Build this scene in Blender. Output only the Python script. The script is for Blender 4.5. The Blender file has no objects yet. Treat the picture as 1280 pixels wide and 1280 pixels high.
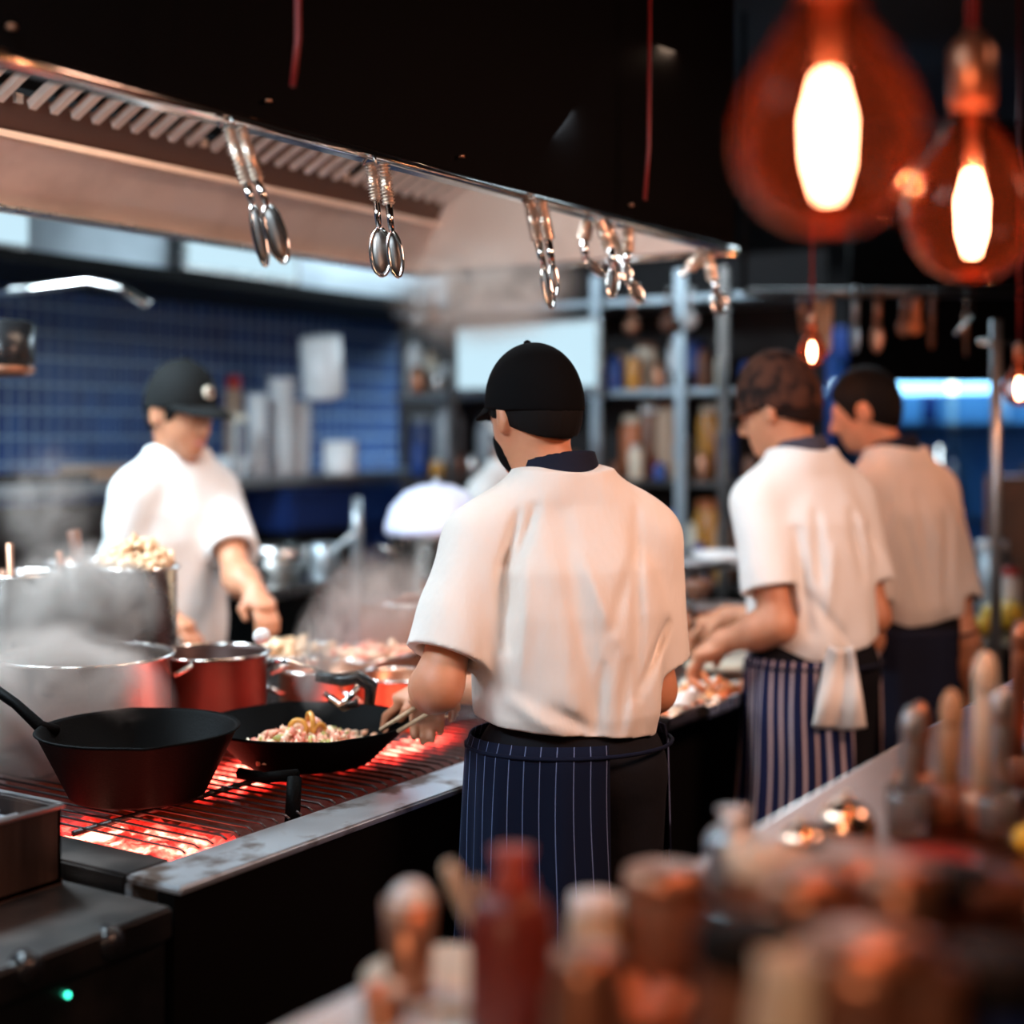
import bpy, bmesh, math, random
import numpy as np
from mathutils import Vector, Matrix, Euler
random.seed(7)
PI = math.pi
SC = bpy.context.scene
COL = SC.collection
# ------------------------------------------------------------------ camera
H = 1.55; FPX = 1800.0; HOR = 545.0
RIGHT = Vector((.539, -.842, 0)); FWD = Vector((.842, .539, 0))
cam_d = bpy.data.cameras.new('camera'); cam = bpy.data.objects.new('camera', cam_d); COL.objects.link(cam)
cam.location = (0, 0, H); cam.rotation_euler = (PI/2, 0, math.atan2(.539, .842) - PI/2)
cam_d.sensor_width = 36; cam_d.lens = FPX/1280*36; cam_d.shift_y = (HOR-640)/1280
cam_d.clip_start = .05; cam_d.clip_end = 60
cam_d.dof.use_dof = True; cam_d.dof.focus_distance = 2.62; cam_d.dof.aperture_fstop = 1.1
SC.camera = cam
# ------------------------------------------------------------------ world, light, exposure
w = bpy.data.worlds.new('room_dark'); SC.world = w; w.use_nodes = True
w.node_tree.nodes['Background'].inputs[0].default_value = (.5, .38, .34, 1)
w.node_tree.nodes['Background'].inputs[1].default_value = .012
SC.view_settings.view_transform = 'Standard'; SC.view_settings.look = 'None'
SC.view_settings.gamma = 1; SC.view_settings.use_curve_mapping = False
SC.view_settings.exposure = 0.45
def area(name, loc, target, sx, sy, power, col, spread=180):
    l = bpy.data.lights.new(name, 'AREA'); l.shape = 'RECTANGLE'; l.size = sx; l.size_y = sy
    l.energy = power; l.color = col; l.spread = math.radians(spread)
    o = bpy.data.objects.new(name, l); COL.objects.link(o); o.location = loc
    o.rotation_euler = (Vector(target)-Vector(loc)).to_track_quat('-Z', 'Y').to_euler(); return o
def point(name, loc, power, col, rad=.03):
    l = bpy.data.lights.new(name, 'POINT'); l.energy = power; l.color = col; l.shadow_soft_size = rad
    o = bpy.data.objects.new(name, l); COL.objects.link(o); o.location = loc; return o
COOL = (.70, .88, 1.0); WARM = (1.0, .50, .30)
area('cool_ceiling_tubes', (2.1, 3.7, 2.85), (2.2, 3.6, .9), 3.2, .5, 250, COOL)
area('cool_aisle_tubes', (.55, 1.42, 2.45), (2.6, 1.45, 1.1), .9, .25, 5, COOL, 110)  # unseen cool fill, added for the cooks' left shoulders
area('cool_hood_tube_left', (1.0, 1.85, 2.22), (2.2, 1.5, 1.35), .5, .25, 13, COOL)  # added fill hidden in the hood, cools the main cook's left sleeve
area('cool_hood_tube_right', (2.75, 1.78, 2.2), (3.5, 1.45, 1.35), .4, .2, 8, COOL)  # added fill out of sight behind the lip, for the plating cook
area('cool_far_tubes', (6.4, 2.6, 2.8), (6.2, 2.7, 1.0), 2.6, 1.6, 75, COOL)
area('cool_hood_tubes', (2.5, 2.2, 2.6), (3.05, 3.15, 1.3), 1.6, .15, 17, COOL)  # front light for the left cook, added up inside the hood
area('warm_bar_lamps', (2.7, -.8, 2.55), (2.95, 1.5, 1.25), 1.1, .4, 10, (1, .56, .40), 80)
point('pendant_behind_camera', (-.55, .45, 1.75), 26, (1, .55, .33), .08)  # added warm fill out of view, brightens the hood underside
area('warm_hood_lamp', (2.5, 1.85, 1.97+.55), (2.6, 2.2, .9), 1.6, .12, 10, (1, .70, .5))  # extra warm light added inside the hood to lift its brightness
# ------------------------------------------------------------------ placing
def G(px, D, z):
    p = RIGHT*((px-640)/FPX*D) + FWD*D; return Vector((p.x, p.y, z))
def S(px, py, D): return G(px, D, H + (HOR-py)/FPX*D)
def Zat(py, D): return H + (HOR-py)/FPX*D
def lipD(px, y=1.6): return y/(.539+.842*(640-px)/FPX)
# ------------------------------------------------------------------ materials
def mat(name, col=(.5, .5, .5), rough=.5, metal=0, em=None, es=0, noise=None, bump=None, spec=.5, sss=0, coat=0):
    m = bpy.data.materials.new(name); m.use_nodes = True; nt = m.node_tree; N = nt.nodes; L = nt.links
    b = N['Principled BSDF']; b.inputs['Base Color'].default_value = (*col, 1); b.inputs['Roughness'].default_value = rough
    b.inputs['Metallic'].default_value = metal; b.inputs['Specular IOR Level'].default_value = spec
    b.inputs['Coat Weight'].default_value = coat
    if sss:
        b.inputs['Subsurface Weight'].default_value = sss; b.inputs['Subsurface Scale'].default_value = .02
        b.inputs['Subsurface Radius'].default_value = (1, .3, .15)
    if em: b.inputs['Emission Color'].default_value = (*em, 1); b.inputs['Emission Strength'].default_value = es
    tc = N.new('ShaderNodeTexCoord')
    def nz(scale, det=4, stretch=None):
        n = N.new('ShaderNodeTexNoise'); n.inputs['Scale'].default_value = scale; n.inputs['Detail'].default_value = det
        if stretch:
            mp = N.new('ShaderNodeMapping'); mp.inputs['Scale'].default_value = stretch
            L.new(tc.outputs['Object'], mp.inputs[0]); L.new(mp.outputs[0], n.inputs['Vector'])
        else: L.new(tc.outputs['Object'], n.inputs['Vector'])
        return n
    if noise:  # (scale, col2, lo, hi[, stretch])
        n = nz(noise[0], 5, noise[4] if len(noise) > 4 else None); r = N.new('ShaderNodeValToRGB')
        r.color_ramp.elements[0].position = noise[2]; r.color_ramp.elements[1].position = noise[3]
        r.color_ramp.elements[0].color = (*col, 1); r.color_ramp.elements[1].color = (*noise[1], 1)
        L.new(n.outputs[0], r.inputs[0]); L.new(r.outputs[0], b.inputs['Base Color'])
        mr = N.new('ShaderNodeMapRange'); mr.inputs['To Min'].default_value = max(0, rough-.08); mr.inputs['To Max'].default_value = min(1, rough+.12)
        L.new(n.outputs[0], mr.inputs[0]); L.new(mr.outputs[0], b.inputs['Roughness'])
    if bump:   # (scale, strength, dist)
        n = nz(bump[0], 3, bump[3] if len(bump) > 3 else None); bp = N.new('ShaderNodeBump'); bp.inputs['Strength'].default_value = bump[1]; bp.inputs['Distance'].default_value = bump[2]
        L.new(n.outputs[0], bp.inputs['Height']); L.new(bp.outputs[0], b.inputs['Normal'])
    return m
M = {}
M['steel'] = mat('brushed_steel', (.62, .6, .58), .26, 1, noise=(7, (.42, .40, .38), .4, .7), bump=(60, .15, .002))
M['shiny'] = mat('polished_copper', (.95, .62, .45), .16, 1)
M['redbrown'] = mat('dark_red_brown_metal', (.06, .026, .02), .4, .5, noise=(5, (.025, .011, .009), .4, .7), bump=(12, .15, .003))
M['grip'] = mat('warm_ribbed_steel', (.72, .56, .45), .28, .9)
M['steel_dark'] = mat('worn_dark_steel', (.12, .11, .105), .32, 1, noise=(6, (.24, .2, .18), .4, .7), bump=(30, .2, .003))
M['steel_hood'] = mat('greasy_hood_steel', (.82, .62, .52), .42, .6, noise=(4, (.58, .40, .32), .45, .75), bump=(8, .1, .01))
M['chrome'] = mat('polished_steel', (.8, .76, .72), .12, 1)
M['black_iron'] = mat('black_cast_iron', (.0012, .0011, .0011), .6, 0, spec=.03, bump=(260, .6, .0015))
M['iron_bar'] = mat('blackened_grill_bar', (.05, .04, .038), .35, .7, bump=(90, .4, .002))
M['black_hood'] = mat('glossy_black_panel', (.003, .0025, .0025), .6, 0, spec=.04, bump=(3, .05, .01))
M['black'] = mat('matt_black_paint', (.004, .004, .0045), .7, spec=.15)
M['black_gloss'] = mat('black_plastic', (.012, .012, .013), .25)
M['shirt'] = mat('cream_white_cotton', (.78, .74, .69), .85, spec=.15, bump=(17, .55, .012, (1, 1, .45)))
M['shirt_bright'] = mat('white_cotton', (.84, .84, .82), .85, spec=.15, bump=(14, .5, .012, (1, 1, .45)))
M['skin'] = mat('warm_tan_skin', (.60, .27, .15), .5, sss=.12, noise=(14, (.52, .21, .11), .4, .7), bump=(180, .1, .001))
M['skin_pale'] = mat('light_skin', (.80, .50, .38), .5, sss=.12, noise=(14, (.74, .42, .31), .4, .7))
M['cap'] = mat('black_cap_cloth', (.004, .004, .0045), .9, spec=.05, bump=(900, .3, .0006))
M['cap_grey'] = mat('dark_green_grey_cap_cloth', (.006, .0065, .0065), .85, spec=.2)
M['cap_brown'] = mat('mottled_brown_cap_cloth', (.07, .025, .014), .85, noise=(26, (.012, .006, .005), .42, .6), spec=.2)
M['hair'] = mat('black_hair', (.005, .004, .004), .75, bump=(120, .5, .003, (1, 1, .15)), spec=.12)
M['hair_brown'] = mat('dark_brown_hair', (.016, .007, .005), .75, bump=(120, .5, .003, (1, 1, .15)), spec=.12)
M['collar'] = mat('navy_collar_cloth', (.010, .012, .025), .85, spec=.15)
M['collar_grey'] = mat('slate_collar_cloth', (.06, .06, .085), .85, spec=.15)
M['trouser'] = mat('black_trouser_cloth', (.008, .008, .011), .85, spec=.15, bump=(20, .3, .01))
M['navy'] = mat('dark_navy_apron_cloth', (.012, .015, .032), .85, spec=.15)
M['shoe'] = mat('black_shoe_rubber', (.01, .01, .01), .5)
M['towel'] = mat('white_kitchen_towel', (.85, .78, .72), .95, bump=(200, .5, .002))
M['wood'] = mat('pale_wood', (.55, .36, .22), .6, noise=(9, (.42, .25, .14), .4, .7, (1, 1, 12)))
M['white'] = mat('white_ceramic', (.85, .87, .88), .25)
M['cream'] = mat('cream_ceramic', (.75, .66, .52), .4)
M['blue'] = mat('blue_plastic', (.02, .07, .30), .4)
M['navyp'] = mat('deep_blue_plastic', (.01, .03, .14), .4)
M['red'] = mat('red_plastic', (.55, .03, .02), .35)
M['redcord'] = mat('red_cable_jacket', (.16, .006, .006), .5)  # pendant cords, and the strands for red bulb reflections
M['amber'] = mat('amber_sauce', (.70, .32, .06), .25)
M['orange'] = mat('orange_ceramic', (.62, .19, .07), .4)
M['yellow'] = mat('yellow_plastic', (.85, .55, .05), .5)
M['brown'] = mat('brown_stoneware', (.22, .09, .05), .4, noise=(12, (.12, .05, .03), .4, .7))
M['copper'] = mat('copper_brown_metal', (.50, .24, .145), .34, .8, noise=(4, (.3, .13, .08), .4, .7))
M['card'] = mat('tan_cardboard', (.50, .34, .24), .85)
M['grey'] = mat('grey_enamel', (.30, .33, .36), .4)
M['glasscup'] = mat('clear_drinking_glass', (.9, .9, .9), .08); M['glasscup'].node_tree.nodes['Principled BSDF'].inputs['Transmission Weight'].default_value = .9
M['floor'] = mat('dark_floor_tile', (.02, .016, .015), .35, noise=(3, (.035, .028, .026), .4, .7))
M['ceil'] = mat('black_ceiling_paint', (.006, .005, .006), .8)
M['wall_dark'] = mat('dark_wall_plaster', (.02, .016, .016), .8)
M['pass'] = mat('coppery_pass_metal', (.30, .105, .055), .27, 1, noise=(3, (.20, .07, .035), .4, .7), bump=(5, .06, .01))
M['steelcool'] = mat('light_back_hood_steel', (.50, .56, .60), .35, .8, noise=(2, (.3, .34, .37), .4, .65))
def emat(name, col, s):
    m = bpy.data.materials.new(name); m.use_nodes = True; N = m.node_tree.nodes; N.clear()
    e = N.new('ShaderNodeEmission'); e.inputs[0].default_value = (*col, 1); e.inputs[1].default_value = s
    o = N.new('ShaderNodeOutputMaterial'); m.node_tree.links.new(e.outputs[0], o.inputs[0]); return m
M['panel'] = emat('lit_cool_panel', (.62, .87, 1), .72)
M['tube'] = emat('lit_tube', (.70, .95, 1), 5)
M['filament'] = emat('glowing_filament', (1.0, .56, .34), 42)
M['filament_far'] = emat('glowing_small_bulb', (1.0, .66, .40), 45)
M['led'] = emat('green_indicator', (.05, 1, .6), 3)
M['led_w'] = emat('warm_indicator', (1, .7, .45), 3)
def striped(name, base, line, n, width, soft=.01):
    m = mat(name, base, .85, spec=.15); nt = m.node_tree; N = nt.nodes; L = nt.links; b = N['Principled BSDF']
    uv = N.new('ShaderNodeUVMap'); sp = N.new('ShaderNodeSeparateXYZ'); L.new(uv.outputs[0], sp.inputs[0])
    mu = N.new('ShaderNodeMath'); mu.operation = 'MULTIPLY'; mu.inputs[1].default_value = n; L.new(sp.outputs[0], mu.inputs[0])
    fr = N.new('ShaderNodeMath'); fr.operation = 'FRACT'; L.new(mu.outputs[0], fr.inputs[0])
    sb = N.new('ShaderNodeMath'); sb.operation = 'SUBTRACT'; sb.inputs[1].default_value = .5; L.new(fr.outputs[0], sb.inputs[0])
    ab = N.new('ShaderNodeMath'); ab.operation = 'ABSOLUTE'; L.new(sb.outputs[0], ab.inputs[0])
    mr = N.new('ShaderNodeMapRange'); mr.inputs['From Min'].default_value = width+soft; mr.inputs['From Max'].default_value = width
    L.new(ab.outputs[0], mr.inputs[0])
    mx = N.new('ShaderNodeMix'); mx.data_type = 'RGBA'; mx.inputs['A'].default_value = (*base, 1); mx.inputs['B'].default_value = (*line, 1)
    L.new(mr.outputs[0], mx.inputs['Factor']); L.new(mx.outputs['Result'], b.inputs['Base Color']); return m
M['stripe'] = striped('navy_pinstripe_cloth', (.004, .007, .022), (.13, .17, .32), 40, .020, .012)
M['stripe_bold'] = striped('navy_bold_stripe_cloth', (.008, .014, .06), (.52, .42, .44), 38, .10, .05)
def tile_mat():
    m = mat('blue_glazed_tile', (.02, .08, .36), .4); nt = m.node_tree; N = nt.nodes; L = nt.links; b = N['Principled BSDF']
    tc = N.new('ShaderNodeTexCoord'); sp = N.new('ShaderNodeSeparateXYZ'); cb = N.new('ShaderNodeCombineXYZ')
    L.new(tc.outputs['Object'], sp.inputs[0]); L.new(sp.outputs[0], cb.inputs[0]); L.new(sp.outputs[2], cb.inputs[1])
    br = N.new('ShaderNodeTexBrick'); br.offset = 0; br.inputs['Scale'].default_value = 1
    br.inputs['Brick Width'].default_value = .062; br.inputs['Row Height'].default_value = .103; br.inputs['Mortar Size'].default_value = .006
    br.inputs['Color1'].default_value = (.006, .035, .20, 1); br.inputs['Color2'].default_value = (.012, .08, .33, 1); br.inputs['Mortar'].default_value = (.36, .52, .70, 1)
    L.new(cb.outputs[0], br.inputs['Vector']); L.new(br.outputs[0], b.inputs['Base Color']); return m
M['tile'] = tile_mat()
def coal_mat():
    m = bpy.data.materials.new('glowing_charcoal'); m.use_nodes = True; nt = m.node_tree; N = nt.nodes; L = nt.links; b = N['Principled BSDF']
    b.inputs['Base Color'].default_value = (.02, .012, .01, 1); b.inputs['Roughness'].default_value = .9
    g = N.new('ShaderNodeNewGeometry')
    def spot(x, y, rx, ry):
        s = N.new('ShaderNodeVectorMath'); s.operation = 'SUBTRACT'; s.inputs[1].default_value = (x, y, 0); L.new(g.outputs['Position'], s.inputs[0])
        d = N.new('ShaderNodeVectorMath'); d.operation = 'DIVIDE'; d.inputs[1].default_value = (rx, ry, 1000); L.new(s.outputs[0], d.inputs[0])
        l = N.new('ShaderNodeVectorMath'); l.operation = 'LENGTH'; L.new(d.outputs[0], l.inputs[0])
        r = N.new('ShaderNodeMapRange'); r.interpolation_type = 'SMOOTHSTEP'; r.inputs['From Min'].default_value = 1.25; r.inputs['From Max'].default_value = .55; L.new(l.outputs['Value'], r.inputs[0]); return r
    acc = None
    for a in COALS:
        r = spot(*a)
        if acc is None: acc = r.outputs[0]
        else:
            mx = N.new('ShaderNodeMath'); mx.operation = 'MAXIMUM'; L.new(acc, mx.inputs[0]); L.new(r.outputs[0], mx.inputs[1]); acc = mx.outputs[0]
    n = N.new('ShaderNodeTexNoise'); n.inputs['Scale'].default_value = 22; n.inputs['Detail'].default_value = 5; L.new(g.outputs['Position'], n.inputs['Vector'])
    n2 = N.new('ShaderNodeMapRange'); n2.inputs['From Min'].default_value = .3; n2.inputs['From Max'].default_value = .62; L.new(n.outputs[0], n2.inputs[0])
    mu = N.new('ShaderNodeMath'); mu.operation = 'MULTIPLY'; L.new(acc, mu.inputs[0]); L.new(n2.outputs[0], mu.inputs[1])
    r = N.new('ShaderNodeValToRGB'); e = r.color_ramp.elements
    e[0].position = 0; e[0].color = (.006, .0003, 0, 1); e[1].position = 1; e[1].color = (1, .36, .24, 1)
    x = r.color_ramp.elements.new(.30); x.color = (.35, .008, .005, 1); x = r.color_ramp.elements.new(.62); x.color = (1, .07, .045, 1)
    L.new(mu.outputs[0], r.inputs[0]); L.new(r.outputs[0], b.inputs['Emission Color']); b.inputs['Emission Strength'].default_value = 5.0
    return m
COALS = [(1.77, 1.90, .12, .24), (2.20, 2.12, .2, .12), (2.62, 2.05, .26, .14)]
M['coal'] = coal_mat()
def bulb_glass():
    m = bpy.data.materials.new('amber_bulb_glass'); m.use_nodes = True; nt = m.node_tree; N = nt.nodes; L = nt.links; N.clear()
    lw = N.new('ShaderNodeLayerWeight'); lw.inputs[0].default_value = .5
    r = N.new('ShaderNodeValToRGB'); e = r.color_ramp.elements; e[0].color = (.80, .55, .46, 1); e[1].color = (.05, .002, .002, 1); e[1].position = .97
    x = e.new(.6); x.color = (.50, .16, .11, 1)
    L.new(lw.outputs['Facing'], r.inputs[0])
    t = N.new('ShaderNodeBsdfTransparent'); L.new(r.outputs[0], t.inputs[0])
    g = N.new('ShaderNodeBsdfGlossy'); g.inputs['Roughness'].default_value = .06; g.inputs[0].default_value = (1, .72, .58, 1)
    fr = N.new('ShaderNodeFresnel'); fr.inputs[0].default_value = 1.28
    mx = N.new('ShaderNodeMixShader'); L.new(fr.outputs[0], mx.inputs[0]); L.new(t.outputs[0], mx.inputs[1]); L.new(g.outputs[0], mx.inputs[2])
    tr = N.new('ShaderNodeBsdfTranslucent'); tr.inputs[0].default_value = (.9, .16, .07, 1); m2 = N.new('ShaderNodeMixShader'); m2.inputs[0].default_value = .0032; L.new(mx.outputs[0], m2.inputs[1]); L.new(tr.outputs[0], m2.inputs[2])
    o = N.new('ShaderNodeOutputMaterial'); L.new(m2.outputs[0], o.inputs[0]); return m
M['bulb'] = bulb_glass()
def fridge_glass():
    m = bpy.data.materials.new('blue_tinted_glass'); m.use_nodes = True; nt = m.node_tree; N = nt.nodes; L = nt.links; N.clear()
    t = N.new('ShaderNodeBsdfTransparent'); t.inputs[0].default_value = (.55, .75, .95, 1)
    g = N.new('ShaderNodeBsdfGlossy'); g.inputs['Roughness'].default_value = .1
    fr = N.new('ShaderNodeFresnel'); mx = N.new('ShaderNodeMixShader'); L.new(fr.outputs[0], mx.inputs[0]); L.new(t.outputs[0], mx.inputs[1]); L.new(g.outputs[0], mx.inputs[2])
    o = N.new('ShaderNodeOutputMaterial'); L.new(mx.outputs[0], o.inputs[0]); return m
M['fridge_in'] = mat('pale_blue_fridge_lining', (.20, .42, .62), .5)
M['fglass'] = fridge_glass()
def island_mat(name, cols, rough=.5):
    m = mat(name, cols[0], rough); nt = m.node_tree; N = nt.nodes; L = nt.links
    g = N.new('ShaderNodeNewGeometry'); r = N.new('ShaderNodeValToRGB'); r.color_ramp.interpolation = 'CONSTANT'
    e = r.color_ramp.elements; e[0].color = (*cols[0], 1); e[1].color = (*cols[-1], 1); e[1].position = 1-1/len(cols)
    for i, c in enumerate(cols[1:-1]): x = e.new((i+1)/len(cols)); x.color = (*c, 1)
    L.new(g.outputs['Random Per Island'], r.inputs[0]); L.new(r.outputs[0], N['Principled BSDF'].inputs['Base Color']); return m
M['stirfry'] = island_mat('mixed_meat_and_greens', [(.85, .32, .2), (.88, .5, .32), (.75, .22, .14), (.9, .66, .45), (.45, .42, .12), (.85, .42, .28)], .35)
M['noodle'] = island_mat('tan_noodles', [(.72, .46, .26), (.82, .6, .38), (.6, .36, .2)], .5)
M['garnish'] = island_mat('mixed_garnish', [(.85, .75, .6), (.8, .22, .07), (.82, .35, .12), (.9, .85, .75)], .45)
# ------------------------------------------------------------------ mesh builder
class MB:
    def __init__(s): s.v = []; s.f = []; s.sm = []; s.uv = None
    def add(s, vs, fs, smooth=False):
        o = len(s.v); s.v += [tuple(v) for v in vs]; s.f += [tuple(i+o for i in f) for f in fs]; s.sm += [smooth]*len(fs); return s
    def box(s, x0, x1, y0, y1, z0, z1, b=0):
        bm = bmesh.new(); bmesh.ops.create_cube(bm, size=1)
        for v in bm.verts: v.co = ((x0+x1)/2+v.co.x*(x1-x0), (y0+y1)/2+v.co.y*(y1-y0), (z0+z1)/2+v.co.z*(z1-z0))
        if b: bmesh.ops.bevel(bm, geom=list(bm.edges), offset=b, segments=2, affect='EDGES')
        bm.verts.index_update(); s.add([v.co for v in bm.verts], [[v.index for v in f.verts] for f in bm.faces]); bm.free(); return s
    def lathe(s, prof, seg=32, c=(0, 0, 0), smooth=True, sy=1.0):
        vs = []; fs = []; n = len(prof)
        for r, z in prof:
            for k in range(seg):
                a = 2*PI*k/seg; vs.append((c[0]+r*math.cos(a), c[1]+r*sy*math.sin(a), c[2]+z))
        for i in range(n-1):
            for k in range(seg):
                k2 = (k+1) % seg; fs.append((i*seg+k, i*seg+k2, (i+1)*seg+k2, (i+1)*seg+k))
        if prof[0][0] > 1e-4: fs.append(tuple(range(seg))[::-1])
        if prof[-1][0] > 1e-4: fs.append(tuple((n-1)*seg+k for k in range(seg)))
        return s.add(vs, fs, smooth)
    def tube(s, pts, r, seg=10, flat=1.0, up=None):
        pts = [Vector(p) for p in pts]; n = len(pts); rs = r if isinstance(r, (list, tuple)) else [r]*n; vs = []; fs = []
        u = None
        for i, p in enumerate(pts):
            t = (pts[min(i+1, n-1)]-pts[max(i-1, 0)]).normalized()
            if u is None: u = Vector(up) if up else (Vector((0, 0, 1)) if abs(t.z) < .9 else Vector((1, 0, 0)))
            u = (u-t*u.dot(t)).normalized(); v = t.cross(u)
            for k in range(seg):
                a = 2*PI*k/seg; vs.append(p+u*(math.cos(a)*rs[i]*flat)+v*(math.sin(a)*rs[i]))
        for i in range(n-1):
            for k in range(seg): k2 = (k+1) % seg; fs.append((i*seg+k, i*seg+k2, (i+1)*seg+k2, (i+1)*seg+k))
        fs.append(tuple(range(seg))[::-1]); fs.append(tuple((n-1)*seg+k for k in range(seg)))
        return s.add(vs, fs, True)
    def ball(s, c, r, seg=16, jit=0, rot=None):
        if not isinstance(r, (tuple, list)): r = (r, r, r)
        R = rot or Matrix.Identity(3); bm = bmesh.new()
        if jit: bmesh.ops.create_icosphere(bm, subdivisions=1 if seg < 9 else 2, radius=1)
        else: bmesh.ops.create_uvsphere(bm, u_segments=seg, v_segments=max(6, seg//2), radius=1)
        bm.verts.index_update(); vs = []
        for v in bm.verts:
            q = v.co*(1+random.uniform(-jit, jit)) if jit else v.co
            vs.append(Vector(c)+R @ Vector((q.x*r[0], q.y*r[1], q.z*r[2])))
        s.add(vs, [[v.index for v in f.verts] for f in bm.faces], True); bm.free(); return s
def link(name, mb, m, parent=None, loc=None, rot=None, smooth=None):
    me = bpy.data.meshes.new(name); me.from_pydata(mb.v, [], mb.f); me.validate()
    if len(mb.sm) == len(me.polygons): me.polygons.foreach_set('use_smooth', mb.sm)
    if mb.uv is not None:
        l = me.uv_layers.new(name='UVMap'); idx = np.zeros(len(me.loops), dtype=np.int32); me.loops.foreach_get('vertex_index', idx)
        l.data.foreach_set('uv', np.array(mb.uv, dtype=np.float32)[idx].ravel())
    me.materials.append(M[m] if isinstance(m, str) else m)
    if len(mb.v) > 30:
        try: me.shade_auto_smooth
        except Exception: pass
    o = bpy.data.objects.new(name, me); COL.objects.link(o)
    if parent: o.parent = parent
    if loc is not None: o.location = loc
    if rot is not None: o.rotation_euler = rot
    return o
def tag(o, label=None, cat=None, group=None, kind=None):
    if label: o['label'] = label
    if cat: o['category'] = cat
    if group: o['group'] = group
    if kind: o['kind'] = kind
    return o
def thing(name, label, cat, loc=(0, 0, 0), rotz=0, group=None, rot=None):
    o = bpy.data.objects.new(name, None); COL.objects.link(o); o.empty_display_size = .05; o.location = loc
    o.rotation_euler = rot if rot else (0, 0, rotz); return tag(o, label, cat, group)
def single(name, mb, m, label, cat, loc=(0, 0, 0), rotz=0, group=None, rot=None, kind=None):
    return tag(link(name, mb, m, None, loc, rot if rot else (0, 0, rotz)), label, cat, group, kind)
def struct(name, mb, m): return tag(link(name, mb, m), kind='structure')
def copy_tree(o, parent=None):
    c = o.copy(); COL.objects.link(c)
    if parent: c.parent = parent
    for ch in list(o.children): copy_tree(ch, c)
    return c
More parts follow.
